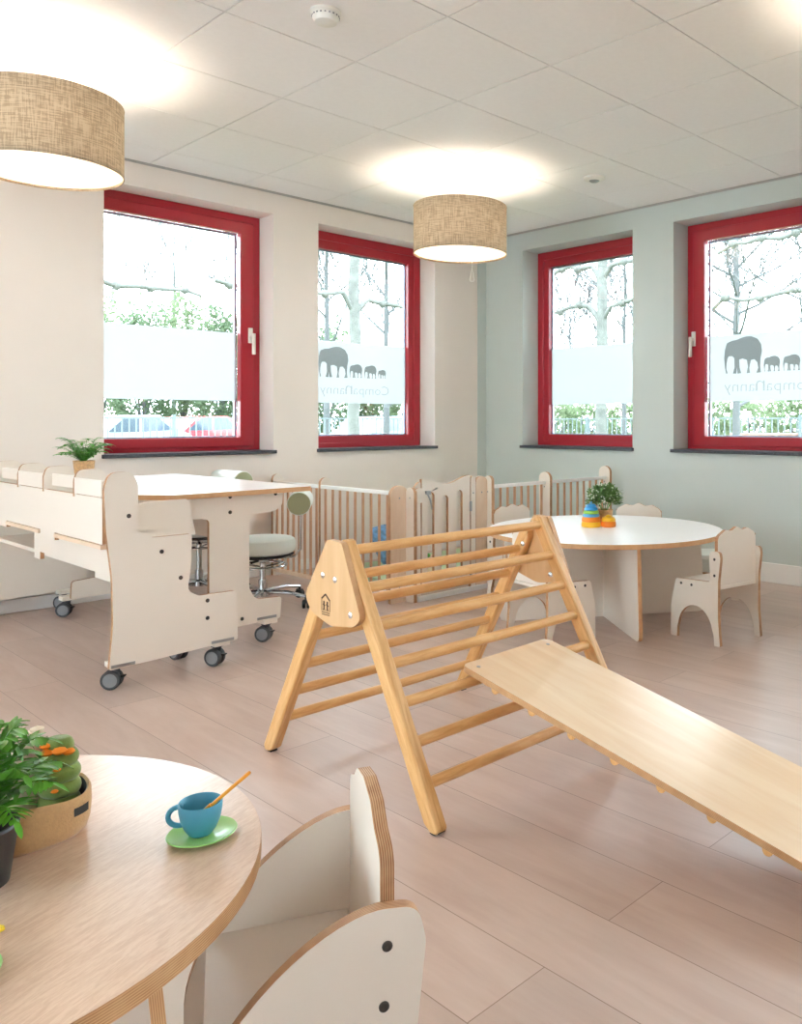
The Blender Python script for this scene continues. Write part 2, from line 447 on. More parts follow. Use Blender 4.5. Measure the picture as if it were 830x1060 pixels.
# right wall: plane x=0, U=+y, V=z -> W=+x
build_wall('wall_right', Y0, 0, [W4, W3, W6, W7], ['wall_mint'], frame((0, 0, 0), (0, 1, 0), (0, 0, 1)))
WB = (-7.4, -4.6); WC = (-3.8, -1.0)  # added openings out of view, for daylight through the back wall
build_wall('wall_back', Y0, 0, [WC], ['wall_cream'], frame((X0-TH, 0, 0), (0, 1, 0), (0, 0, 1)))
WD = (-8.0, -6.6); WE = (-3.7, -.9)  # likewise added and unseen, for daylight through the front wall
build_wall('wall_front', X0, 0, [WD], ['wall_cream'], frame((0, Y0, 0), (1, 0, 0), (0, 0, 1)))
# mint paint returning around the corner, a thin skim
tag(B().box((-.103, -.004, 0), (0, 0, HC)).build('trim_1', 'wall_mint', smooth=False), kind='structure')
tag(B().box((X0-TH, Y0-TH, -.2), (TH, TH, 0)).build('floor', 'floor', smooth=False), kind='structure')

def ceiling():
    b = B(); g = .0028
    b.box((X0, Y0, HC+.010), (0, 0, HC+.28), 1)
    xs = [-.46-.6*k for k in range(-1, 14)]; ys = [-.93-.6*k for k in range(-2, 14)]
    for x in xs:
        for y in ys:
            x1 = min(x, 0)-(g if x < 0 else 0); xx0 = max(x-.6, X0)+g
            y1 = min(y, 0)-(g if y < 0 else 0); yy0 = max(y-.6, Y0)+g
            if x1-xx0 < .01 or y1-yy0 < .01: continue
            b.box((xx0, yy0, HC), (x1, y1, HC+.012), 0)
    return tag(b.build('ceiling', ['ceiling_tile', 'ceiling_grid'], smooth=False), kind='structure')
ceiling()
# wall angle under the ceiling
b = B(); b.box((X0, -.02, HC-.003), (0, 0, HC)); b.box((-.02, Y0, HC-.003), (0, -.02, HC)); b.box((X0, -.006, HC-.010), (0, 0, HC)); b.box((-.006, Y0, HC-.010), (0, -.006, HC))
tag(b.build('trim_2', 'ceiling_grid', smooth=False), kind='structure')
tag(B().box((X0, -.014, 0), (-.014, 0, .075)).build('baseboard_left', 'white_paint', bevel=.003), kind='structure')
tag(B().box((-.014, Y0, 0), (0, 0, .125)).build('baseboard_right', 'white_paint', bevel=.003), kind='structure')
tag(B().box((X0, Y0, 0), (X0+.014, 0, .1)).build('baseboard_back', 'white_paint', bevel=.003), kind='structure')
tag(B().box((X0+.014, Y0, 0), (-.014, Y0+.014, .1)).build('baseboard_front', 'white_paint', bevel=.003), kind='structure')

ELE = [(195, 447), (184, 400), (177, 330), (183, 270), (200, 218), (240, 202), (285, 197), (320, 184), (360, 177), (400, 178), (450, 200), (478, 240), (485, 290), (474, 340), (470, 400), (476, 445), (440, 447), (455, 410), (447, 370), (425, 348), (397, 352), (390, 380), (384, 410), (390, 445), (362, 447), (372, 400), (364, 350), (330, 338), (303, 345), (306, 400), (318, 445), (288, 447), (283, 400), (279, 447), (250, 445), (264, 400), (261, 332), (245, 316), (216, 316), (206, 332), (198, 370), (196, 410), (206, 440)]
def elephant(b, u0, u1, z0, T, th=.0006):
    s = (u1-u0)/310.
    pts = [(u0+(x-176)*s, z0+(447-y)*abs(s)) for x, y in ELE]
    P2 = [Vector((x, y, 0)) for x, y in pts]
    b.add([tuple(p) for p in P2], [tuple(t) for t in tessellate_polygon([P2])], 0, T)

def text_bits(b, T, u_left, u_right, z0, h):
    """the company name seen from behind (mirrored), built from font outlines"""
    import bpy as _b
    parts = [('Compa', 1.0), ('n', 1.45), ('anny', 1.0)]
    x = 0; V = []; Fc = []
    for txt, k in parts:
        cu = _b.data.curves.new('t', 'FONT'); cu.body = txt; cu.size = 1.0*k; cu.resolution_u = 2; cu.fill_mode = 'FRONT'
        cu.offset = -.012
        ob = _b.data.objects.new('t', cu); COL.objects.link(ob)
        _b.context.view_layer.update()
        dg = _b.context.evaluated_depsgraph_get()
        me = ob.evaluated_get(dg).to_mesh()
        base = len(V); mx = max(v.co.x for v in me.vertices); mn = min(v.co.x for v in me.vertices)
        for v in me.vertices: V.append((v.co.x-mn+x, v.co.y))
        for p in me.polygons: Fc.append([i+base for i in p.vertices])
        x += mx-mn+.07
        ob.evaluated_get(dg).to_mesh_clear(); COL.objects.unlink(ob); _b.data.objects.remove(ob); _b.data.curves.remove(cu)
    x -= .07
    sx = (u_left-u_right)/x      # mirrored: the first letter is on the right
    vs = [(u_right+p[0]*sx, z0+p[1]*h/.72, .0) for p in V]
    b.add(vs, Fc, 0, T)

def window(n, a, c, T, handle=None, film=True, logo=None, flip=False, seen=True):
    """a<c along U, V = z, W (local +z) = outward. frame inner face .19 outward"""
    w = tag(empty('window_%d' % n, kind='structure'))
    w.matrix_world = T
    D = .185
    fo = .062
    z0, z1 = WZ0, WZ1
    b = B(); b.plate([(a, z0), (c, z0), (c, z1), (a, z1)], .09, [[(a+fo, z0+.035), (c-fo, z0+.035), (c-fo, z1-fo), (a+fo, z1-fo)]], 0, 0)
    b.build('window_frame', 'red', w, Matrix.Translation((0, 0, D)), bevel=.004, smooth=True)
    sa = .098 if handle else .062
    s0, s1 = a+fo-.012, c-fo+.012; q0, q1 = z0+.025, z1-fo+.012
    g0, g1, h0, h1 = s0+sa, s1-sa, z0+.088, z1-.125
    b = B(); b.plate([(s0, q0), (s1, q0), (s1, q1), (s0, q1)], .05, [[(g0, h0), (g1, h0), (g1, h1), (g0, h1)]], 0, 0)
    b.build('sash', 'red', w, Matrix.Translation((0, 0, D-(.014 if handle else -.012))), bevel=.005)
    b = B(); b.plate([(g0-.005, h0-.005), (g1+.005, h0-.005), (g1+.005, h1+.005), (g0-.005, h1+.005)], .02, [[(g0+.009, h0+.009), (g1-.009, h0+.009), (g1-.009, h1-.009), (g0+.009, h1-.009)]], 0, 0)
    b.build('glazing_spacer', 'spacer', w, Matrix.Translation((0, 0, D+.055)), smooth=False)
    b = B(); b.box((g0-.004, h0-.004, D+.05), (g1+.004, h1+.004, D+.054)); b.build('pane', 'glass', w, smooth=False)
    if film:
        b = B(); b.add([(g0+.004, 1.182, D+.0492), (g1-.004, 1.182, D+.0492), (g1-.004, 1.648, D+.0492), (g0+.004, 1.648, D+.0492)], [(3, 2, 1, 0)]); b.build('frosted_film', 'film', w, smooth=False)
    if logo:
        e = B(); TT = Matrix.Translation((0, 0, D+.0488))
        for (u0, u1, zz) in logo['el']: elephant(e, u0, u1, zz, TT)
        e.build('elephant_decal', 'eleph', w, smooth=False)
        t = B(); text_bits(t, Matrix.Translation((0, 0, D+.0488)), *logo['text'])
        t.build('lettering', logo.get('mat', 'film_text'), w, smooth=False)
    # stone sill
    b = B(); b.box((max(a, -4.4)-.012 if n != 1 else a-.012, z0-.022, -.028), (c+.012-(.09 if n == 1 else 0), z0+.001, D+.01)); b.build('window_sill', 'stone', w, bevel=.002)
    if handle:
        u = handle; hz = 1.60; Dh = D-.014
        h = B(); h.box((u-.016, hz-.02, Dh-.012), (u+.016, hz+.085, Dh)); h.tube([(u, hz+.03, Dh-.01), (u, hz+.03, Dh-.04)], .01, 12)
        sgn = -1 if flip else 1
        h.box((u-.011+sgn*.006, hz-.1, Dh-.05), (u+.011+sgn*.006, hz+.045, Dh-.032))
        h.build('window_handle', 'white_plastic', w, bevel=.004)
    return w
# frames of reference: U along wall, V=z, W outward
TL = Matrix(((1, 0, 0, 0), (0, 0, 1, 0), (0, 1, 0, 0), (0, 0, 0, 1)))     # left-handed reading: u->x, v->z, w->y
def wl(n, a, c, **k):
    # use U=-x so that the system is right handed: u' = -x
    T = Matrix(((-1, 0, 0, 0), (0, 0, 1, 0), (0, 1, 0, 0), (0, 0, 0, 1)))
    return window(n, -c, -a, T, **k)
def wr(n, a, c, **k):
    T = Matrix(((0, 0, 1, 0), (1, 0, 0, 0), (0, 1, 0, 0), (0, 0, 0, 1)))
    return window(n, a, c, T, **k)
wl(1, W1[0]-.09, W1[1], handle=2.098, flip=True)
wl(2, *W2, logo=dict(el=[(1.516, 1.247, 1.375), (1.238, 1.118, 1.38), (1.10, .982, 1.38), (.968, .89, 1.385)], text=(1.50, .86, 1.25, .075)))
wr(3, *W3)
wr(4, *W4, handle=-1.962, flip=False, logo=dict(el=[(-2.168, -2.461, 1.375), (-2.472, -2.592, 1.38), (-2.612, -2.735, 1.38), (-2.75, -2.84, 1.385)], text=(-2.17, -2.86, 1.25, .08)))
wl(5, *W5, film=False)  # this window and the later ones are unseen, added as daylight sources
wr(6, *W6, film=False); wr(7, *W7, film=False)
window(8, *WC, T=Matrix(((0, 0, -1, X0), (1, 0, 0, 0), (0, 1, 0, 0), (0, 0, 0, 1))), film=False)
window(9, *WD, T=Matrix(((1, 0, 0, 0), (0, 0, -1, Y0), (0, 1, 0, 0), (0, 0, 0, 1))), film=False)

# ------------------------------------------------------------------ pendant lamps
def lamp():
    t = empty('pendant_lamp', (0, 0, HC))
    R = .297; zb, zt = -.499, -.192
    # shade: thin shell with hems
    b = B(); n = 64
    b.lathe([(R-.003, zb), (R, zb), (R+.0015, zb+.004), (R, zb+.009), (R, zt-.009), (R+.0015, zt-.004), (R, zt), (R-.003, zt)], n)
    b.f = [f for f in b.f if len(f) == 4]; b.m = [0]*len(b.f)
    sh = b.build('lamp_shade', 'linen', t, Matrix.Translation((0, 0, 0)), ang=60)
    b = B(); b.lathe([(.0001, zb+.012), (R-.004, zb+.012), (R-.004, zb+.014), (.0001, zb+.014)], 48); b.build('diffuser', 'diffuser', t)
    b = B(); b.lathe([(.0001, -.06), (.03, -.06), (.048, -.03), (.055, -.008), (.055, 0)], 28); b.build('ceiling_rose', 'white_plastic', t)
    b = B(); b.tube([(0, 0, -.03), (0, 0, -.25)], .004, 8); b.build('cord', 'white_plastic', t)
    b = B(); b.tube([(0, 0, -.22), (0, 0, -.29)], [.012, .02], 16)
    for k in range(3):
        a = 2*PI*k/3+.4
        b.tube([(0, 0, -.235), (math.cos(a)*(R-.004), math.sin(a)*(R-.004), zt-.01)], .0022, 6)
    b.build('shade_carrier', 'white_plastic', t)
    for k in range(3):
        a_ = 2*PI*k/3+.4; cx_, cy_ = .085*math.cos(a_), .085*math.sin(a_)
        q = B(); q.tube([(0, 0, -.27), (cx_*.8, cy_*.8, -.275), (cx_, cy_, -.29)], [.007, .007, .012], 10); q.build('socket', 'white_plastic', t)
        q = B(); q.lathe([(.0001, -.385)]+[(.033*math.sin(PI*k2/8), -.352-.033*math.cos(PI*k2/8)) for k2 in range(1, 7)]+[(.015, -.30), (.015, -.285)], 18, 0, Matrix.Translation((cx_, cy_, 0))); q.build('bulb', 'bulb', t)
    return t
l0 = lamp(); l0.location = (-1.40, -1.205, HC)
tag(l0, 'linen drum pendant lamp hanging in front of the corner between the windows', 'lamp', 'drum pendant lamps')
l1 = copy_tree(l0)
b = B(); px_, py_ = .075*RT[0], .075*RT[1]
b.tube([(px_, py_, -.487), (px_, py_, -.60)], .0012, 6)
b.tube([(px_+RT[0]*u, py_+RT[1]*u, z) for u, z in ((0, -.597), (.007, -.612), (.008, -.635), (.016, -.656), (.010, -.668), (-.010, -.668), (-.016, -.656), (-.008, -.635), (-.007, -.612))], .0022, 8, closed=True)
b.build('pull_loop', 'white_plastic', l0); l1.location = (-3.787, -1.205, HC); l1['label'] = 'drum pendant lamp with linen shade at the upper left, above the high bench'
l2 = copy_tree(l0); l2.location = (-1.9, -4.25, HC); l2['label'] = 'drum pendant lamp with linen shade beyond the right edge, lighting the ceiling there'
for x, y, w_ in ((-6.2, -1.205, 'over the part of the room left of the picture'), (-1.9, -6.9, 'far beyond the right edge')):  # extra lamps out of view, added to brighten the ceiling
    added_lamp = copy_tree(l0); added_lamp.location = (x, y, HC); added_lamp['label'] = 'added unseen drum pendant lamp '+w_

# smoke detector and presence sensor
t = empty('smoke_detector', (-3.20, -2.415, HC), 0, 'white domed smoke detector on the ceiling at the top of the picture', 'smoke detector')
B().lathe([(.0001, -.012), (.052, -.012), (.058, -.006), (.058, 0)], 32).build('base', 'white_plastic', t)
B().lathe([(.0001, -.05), (.02, -.05), (.042, -.042), (.05, -.03), (.052, -.012)], 32).build('cover', 'white_plastic', t)
b = B()
for k in range(20):
    a = 2*PI*k/20
    b.box((.0505, -.003, -.024), (.0530, .003, -.019), 0, Matrix.Rotation(a, 4, 'Z'))
b.build('vent_slots', 'grey', t)
t = empty('ceiling_sensor', (-.809, -1.827, HC), 0, 'flat white round sensor on the ceiling, right of the pendant lamp', 'sensor')
B().lathe([(.0001, -.02), (.05, -.02), (.068, -.012), (.07, 0)], 32).build('housing', 'white_plastic', t)
B().lathe([(.0001, -.032), (.022, -.029), (.034, -.02)], 24).build('lens', 'steel', t)

# ------------------------------------------------------------------ climbing triangle
def triangle():
    XN, XF = -3.645, -2.80
    t = empty('climbing_triangle', ((XN+XF)/2, -3.165, 0), 0, 'wooden climbing triangle with round rungs in the middle of the floor', 'climbing frame')
    o = Vector(t.location)
    ax, az = -3.158, .70
    FY, BY = -3.560, -2.758
    LT = .034      # leg thickness in X
    def leg(x, foot, top, w=.047, round_top=False):
        f = Vector((0, foot, 0)); a = Vector((0, top[0], top[1])); d = (a-f).normalized(); L = (a-f).length
        # local: u across (y-ish), v along leg, w=x thickness
        V = d; W = Vector((1, 0, 0)); U = V.cross(W)
        s = abs(math.tan(math.asin(abs(d.y))))*w/2
        sg = 1 if U.dot(Vector((0, 1, 0)))*d.y > 0 else -1
        out = [(-w/2, sg*-s if False else 0), (w/2, 0), (w/2, L), (-w/2, L)]
        # cut foot level with the floor, small chamfers
        k = d.y/d.z
        # z of a local point = v*d.z + u*U.z -> v = -u*U.z/d.z at floor
        vl = w/2*U.z/d.z
        out = [(-w/2, vl+.02), (-w/2+.012, vl*.5+.004), (w/2-.012, -vl*.5+.004), (w/2, -vl+.02)] + ([(w/2, L-.03), (w/4, L-.004), (-w/4, L-.004), (-w/2, L-.03)] if round_top else [(w/2, L-.012), (w/2-.01, L), (-w/2+.01, L), (-w/2, L-.012)])
        b = B(); b.plate(out, LT, (), 0, 0)
        Tm = Matrix(((U.x, V.x, W.x, x-o.x), (U.y, V.y, W.y, foot-o.y), (U.z, V.z, W.z, 0), (0, 0, 0, 1)))
        ob = b.build('leg', 'beech_y', t, Tm, bevel=.005, seg=3)
        p = B(); c = -vl*.0
        p.box((-.017, -.004, .004), (.017, .004+.004, LT-.004))
        p.build('foot_pad', 'black', ob, Matrix.Translation((0, .003, 0)), bevel=.002)
        return f, d
    bt = (-3.118, .655)
    for x in (XN, XF-LT):
        leg(x, FY, (ax-.004, az))
        leg(x, BY, bt, round_top=True)
    # outside joint plates
    for x, side in ((XN-.020, -1), (XF+.001, 1)):
        pts = [(-3.285, .500, .03), (-3.195, .700, .018), (-3.125, .704, .022), (-3.010, .530, .035), (-3.045, .487, .05), (-3.14, .460, .1), (-3.25, .474, .05)]
        out = fillet([(p[0]-o.y, p[1], p[2]) for p in pts], 7)
        Tm = Matrix(((0, 0, 1, x-o.x), (1, 0, 0, 0), (0, 1, 0, 0), (0, 0, 0, 1)))
        b = B(); b.plate(out, .019, (), 0, 1); pl = b.build('joint_plate', ['birch_plate', 'ply_tan'], t, Tm, bevel=.003)
        for (y, z) in ((-3.105, .600), (-3.165, .594), (-3.238, .506)):
            bb = B(); bb.lathe([(.009, -.0005), (.009, .002), (.005, .0045), (.0001, .005)], 14)
            zz = .019 if side > 0 else 0
            R = Matrix.Translation((y-o.y, z, zz)) @ (Matrix.Rotation(PI, 4, 'X') if side < 0 else Matrix.Identity(4))
            bb.build('bolt', 'chrome', pl, R)
            # inner ends of the bolts
            R2 = Matrix.Translation((y-o.y, z, (-LT-.0022 if side > 0 else LT+.0225))) @ (Matrix.Rotation(PI, 4, 'X') if side > 0 else Matrix.Identity(4))
            bb2 = B(); bb2.lathe([(.009, -.0005), (.009, .002), (.005, .0045), (.0001, .005)], 14)
            if z > .55 and y > -3.12 or z < .52: bb2.build('bolt', 'chrome', pl, R2)
        if side < 0:
            # burnt-in mark: a little house with two children over two lines of small print
            lg = B()
            def bar(p, q, w):
                p = Vector(p); q = Vector(q); d = (q-p).normalized(); n = Vector((-d.y, d.x))*w/2
                lg.plate([tuple(p-n), tuple(q-n), tuple(q+n), tuple(p+n)], .0006, (), 0, 0)
            # local u runs away from the viewer's right, so draw in u (right is -u)
            c = Vector((-3.118-o.y, .505))
            P = lambda a, bq: (c.x-a, c.y+bq)
            bar(P(-.02, .028), P(0, .042), .005); bar(P(.0, .042), P(.022, .025), .005)
            bar(P(-.019, .028), P(-.019, -.006), .0022); bar(P(.021, .026), P(.021, -.006), .0022)
            for a in (-.008, .009):
                lg.plate([P(a+math.cos(q*PI/4)*.0038, .019+math.sin(q*PI/4)*.0038) for q in range(8)][::-1], .0006, (), 0, 0)
                bar(P(a, .016), P(a, .004), .0055); bar(P(a-.006, .013), P(a+.006, .010), .003)
                bar(P(a, .005), P(a-.004, -.005), .003); bar(P(a, .005), P(a+.004, -.005), .003)
            for k in range(7): bar(P(-.019+k*.006, -.010), P(-.0155+k*.006, -.010), .003)
            for k in range(8): bar(P(-.018+k*.005, -.016), P(-.0155+k*.005, -.016), .0032)
            lg.build('burnt_mark', 'logo', pl, Matrix.Translation((0, 0, -.0007)), smooth=False)
    # rungs
    def rung(y, z, r=.0150):
        b = B(); L = (XF-XN)-.02
        b.tube([(0, 0, 0), (L, 0, 0)], r, 20)
        ob = b.build('rung', 'beech_x', t, Matrix.Translation((XN+.01-o.x, y-o.y, z)))
    fd = Vector((ax-.004-FY, az)); bd = Vector((bt[0]-BY, bt[1]))
    for z in (.673, .573, .476, .381, .288, .196, .104):
        rung(FY+fd.x*z/az, z)
    for z in (.580, .487, .395, .300, .208, .115):
        rung(BY+bd.x*z/bt[1], z)
    return t
M['beech_y'] = wood('beech_leg', srgb(210, 158, 96), srgb(230, 186, 128), .36, 'Y', 9)
triangle()

# ramp board
def ramp():
    yaw = math.radians(2.3); sl = .225
    zt = .335
    L = 1.47; w = .388
    TLc = Vector((-3.376, -3.372, zt))      # upper left corner of the top face
    across = Vector((math.cos(yaw), math.sin(yaw), 0)); dn = Vector((math.sin(yaw), -math.cos(yaw), -sl)).normalized()
    nrm = across.cross(-dn).normalized()
    t = empty('ramp_board', (TLc+across*w/2+dn*L/2)*1.0, 0, 'long birch ramp board sloping from the climbing triangle down to the floor', 'ramp')
    t.location.z = 0
    o = Vector(t.location)
    # local: u=across, v=-dn (uphill), w=nrm
    th = .018
    base = TLc-nrm*th+dn*L-o
    Tm = Matrix(((across.x, -dn.x, nrm.x, base.x), (across.y, -dn.y, nrm.y, base.y), (across.z, -dn.z, nrm.z, base.z), (0, 0, 0, 1)))
    out = fillet([(0, 0, .03), (w, 0, .03), (w, L, .025), (0, L, .025)], 6)
    b = B(); b.plate(out, th, (), 0, 1); bd = b.build('board', ['birch', 'ply_tan'], t, Tm, bevel=.003)
    for u in (.035, w-.035):
        bb = B(); bb.lathe([(.006, 0), (.006, .0008), (.0001, .0012)], 12); bb.build('screw', 'steel', bd, Matrix.Translation((u, L-.035, th)))
    n = 10
    for k in range(n):
        v = L-.135-k*.138
        if v < .06: break
        bb = B(); bb.tube([(.003, v, -.001), (w-.003, v, -.001)], .0125, 16)
        bb.build('grip_batten', 'beech_x', t, Tm)
    # two hooks over the rung
    for u in (.07, w-.09):
        prof = fillet([(L-.1, 0), (L-.1, -.02, .01), (L-.055, -.045, .015), (L-.03, -.045, .012), (L-.025, -.012, .008), (L-.002, -.006), (L-.002, 0)], 4)
        bb = B(); bb.plate([(p[0], p[1]) for p in prof], .02, (), 0, 0)
        bb.build('hook', 'beech_x', t, Tm @ Matrix(((0, 0, 1, u), (1, 0, 0, 0), (0, 1, 0, 0), (0, 0, 0, 1))), bevel=.002)
    return t
ramp()

# ------------------------------------------------------------------ small chairs
def side_panel_outline():
    pts = [(-.150, 0, .006), (-.138, .13, .25), (-.139, .30, .3), (-.152, .405, .06), (-.147, .436, .022), (-.085, .436, .03), (-.094, .292, .014), (.118, .282, .016), (.150, .16, .25), (.152, 0, .006), (.112, 0, .006)]
    p = fillet(pts, 6)
    p += [(.110, .05)]+arc(.0, .05, .105, .118, 12, 168, 16)+[(-.112, .05), (-.116, 0)]
    return p
def child_chair():
    t = empty('child_chair')
    W = .30
    sp = side_panel_outline()
    for sx in (-1, 1):
        x0 = -W/2-.009 if sx < 0 else W/2-.009
        Tm = Matrix(((0, 0, 1, x0), (1, 0, 0, 0), (0, 1, 0, 0), (0, 0, 0, 1)))
        b = B(); b.plate(sp, .018); s = b.build('side_panel', ['lam', 'ply'], t, Tm, bevel=.0015)
        for (y, z) in ((-.118, .40), (-.118, .325), (.02, .262), (.085, .262)):
            R = Matrix.Translation((y, z, 0 if sx < 0 else .018)) @ (Matrix.Rotation(PI, 4, 'X') if sx < 0 else Matrix.Identity(4))
            bolt(s, R, .0065)
        for y in (-.132, .132):
            bb = B(); bb.box((y-.014, -.001, .003), (y+.014, .004, .015)); bb.build('glide', 'black', s, bevel=.001)
    b = B(); b.box((-W/2+.009, -.125, .255), (W/2-.009, .135, .272)); b.build('seat', 'lam', t, bevel=.003)
    # wavy back panel
    h = W/2-.009
    out = [(-h, .273), (h, .273)]+[(h, .50)]
    n = 28
    for k in range(n+1):
        u = h-2*h*k/n; a = u/h
        z = .526+.008*math.cos(a*PI*1.0)+.006*math.cos(a*PI*3.4)-.03*max(0, abs(a)-.86)/.14*max(0, abs(a)-.86)/.14
        out.append((u, z))
    out.append((-h, .50))
    slab('backrest', out, .018, (1, 0, 0), (0, 0, 1), (0, -.105, 0), t)
    return t
def place_chair(src, first, x, y, fx, fy, label):
    c = src if first else copy_tree(src)
    c.location = (x, y, 0); c.rotation_euler = (0, 0, math.atan2(-fx, fy))
    tag(c, label, 'chair', 'small white plywood chairs at the round tables')
    return c
ch = child_chair()
place_chair(ch, True, -1.43, -3.075, .16, .985, 'small white plywood chair right of the round white table, fully in view')
place_chair(ch, False, -1.995, -2.495, .985, -.17, 'small white plywood chair at the near left of the white table, behind the climbing triangle')
place_chair(ch, False, -.92, -2.217, -.94, -.35, 'small white plywood chair behind the flower pot, only its backrest showing')
place_chair(ch, False, -1.39, -1.75, -.11, -.99, 'small white plywood chair at the far left of the white table, before the fence')

# foreground chair with quarter-round arms
def arm_chair():
    # u = forward from the back panel
    fx, fy = -.8903, .4553
    wd = Vector((-.4553, -.8903)); o = Vector((-4.242, -4.048))
    W = .27
    c = o+wd*W/2
    t = empty('arm_chair', (c.x, c.y, 0), math.atan2(-fx, fy), 'white plywood toddler chair with quarter-round arm panels at the wooden table in the foreground', 'chair')
    pts = [(-.062, 0, .006), (-.050, .13, .3), (-.051, .27, .3), (-.062, .375, .05), (-.052, .420, .03)]
    sup = [(.236*q, .17+.254*(1-q**1.6)**.625) for q in [.0, .06, .12, .2, .28, .36, .44, .52, .6, .68, .75, .82, .88, .93, .97, .99, 1.]]
    p = fillet(pts+[(-.01, .424)]+[(.24, 0, 0)], 8)[:-1]+sup+[(.238, .01), (.236, 0), (.19, 0)]+arc(.08, .05, .105, .11, 10, 170, 16)+[(-.022, 0)]
    for sx in (-1, 1):
        x0 = -W/2-.018 if sx < 0 else W/2
        Tm = Matrix(((0, 0, 1, x0), (1, 0, 0, 0), (0, 1, 0, 0), (0, 0, 0, 1)))
        b = B(); b.plate(p, .018); s = b.build('side_panel', ['lam', 'ply'], t, Tm, bevel=.0012, seg=2)
        for (y, z) in ((-.012, .377), (-.008, .302), (.06, .262), (.14, .262)):
            R = Matrix.Translation((y, z, 0 if sx < 0 else .018)) @ (Matrix.Rotation(PI, 4, 'X') if sx < 0 else Matrix.Identity(4))
            bolt(s, R, .0068)
    h = W/2
    b = B(); b.box((-h, -.002, .252), (h, .205, .270)); b.build('seat', ['lam'], t, bevel=.0012)
    out = fillet([(-h, .235), (h, .235), (h, .482, .03), (h-.045, .497, .03), (h-.075, .520, .03), (0, .530, .03), (-h+.075, .520, .03), (-h+.045, .497, .03), (-h, .482, .03)], 6)
    slab('backrest', out, .0185, (1, 0, 0), (0, 0, 1), (0, -.006, 0), t)
arm_chair()

# ------------------------------------------------------------------ tables
def round_table(name, loc, R, ztop, th, top_mats, ang, label, splay=0., plate_mats=('lam', 'ply_tan')):
    t = empty(name, loc, ang, label, 'table')
    b = B(); b.plate([(R*math.cos(2*PI*k/96), R*math.sin(2*PI*k/96)) for k in range(96)], th)
    b.build('table_top', [M[x] for x in top_mats], t, Matrix.Translation((0, 0, ztop-th)), bevel=.002)
    ht = ztop-th
    def half(s):
        a = R-(.016 if splay else .075); c = R-(.0 if splay else .045)+splay
        return fillet([(-a, ht), (-c, 0, .04), (c, 0, .04), (a, ht)], 6)
    for k, (U) in enumerate((((1, 0, 0)), ((0, 1, 0)))):
        U = Vector(U); W = U.cross(Vector((0, 0, 1)))
        slab('cross_panel', half(1), .020, U, (0, 0, 1), tuple(-W*.010), t, plate_mats)
    return t
wt = round_table('round_table', (-1.469, -2.419, 0), .62, .47, .024, ('lam_top', 'ply_tan'), math.radians(55), 'round white play table with plywood edge and cross-shaped base by the mint wall')
tt = round_table('low_round_table', (-4.758, -3.887, 0), .402, .46, .024, ('oak_top', 'ply_tan'), math.radians(-70), 'round wood-topped low table with cup, basket and plant in the left foreground', splay=.05)

# ------------------------------------------------------------------ high bench with child seats
def caster(parent, x, y, rz=0., r=.037):
    c = B(); c.box((-.03, -.02, .083), (.03, .02, .088)); c.tube([(0, 0, .06), (0, 0, .085)], .011, 12)
    c.box((-.017, -.008, .052), (.017, .03, .066)); c.box((-.004, -.004, .03), (.004, .035, .06))
    T = Matrix.Translation((x, y, 0)) @ Matrix.Rotation(rz, 4, 'Z')
    o = c.build('caster', 'dgrey', parent, T, bevel=.002)
    for s in (-1, 1):
        w = B(); TT = Matrix.Translation((s*.016, .018, r)) @ Matrix.Rotation(PI/2, 4, 'Y')
        w.lathe([(.0001, -.009), (r*.55, -.0095), (r*.62, -.0085), (r*.70, -.0085), (r*.72, -.01), (r*.93, -.010), (r, -.006), (r, .006), (r*.93, .010), (r*.72, .01), (r*.70, .0085), (r*.62, .0085), (r*.55, .0095), (.0001, .009)], 28, 0)
        ob = w.build('wheel', ['dgrey', 'grey'], o, TT)
        for p in ob.data.polygons:
            cc = p.center
            if math.hypot(cc.x, cc.y) < r*.71: p.material_index = 1
    # brake lever
    l = B(); l.box((-.012, -.032, .046), (.012, -.004, .052)); l.build('brake_lever', 'black', o, bevel=.002)
    return o

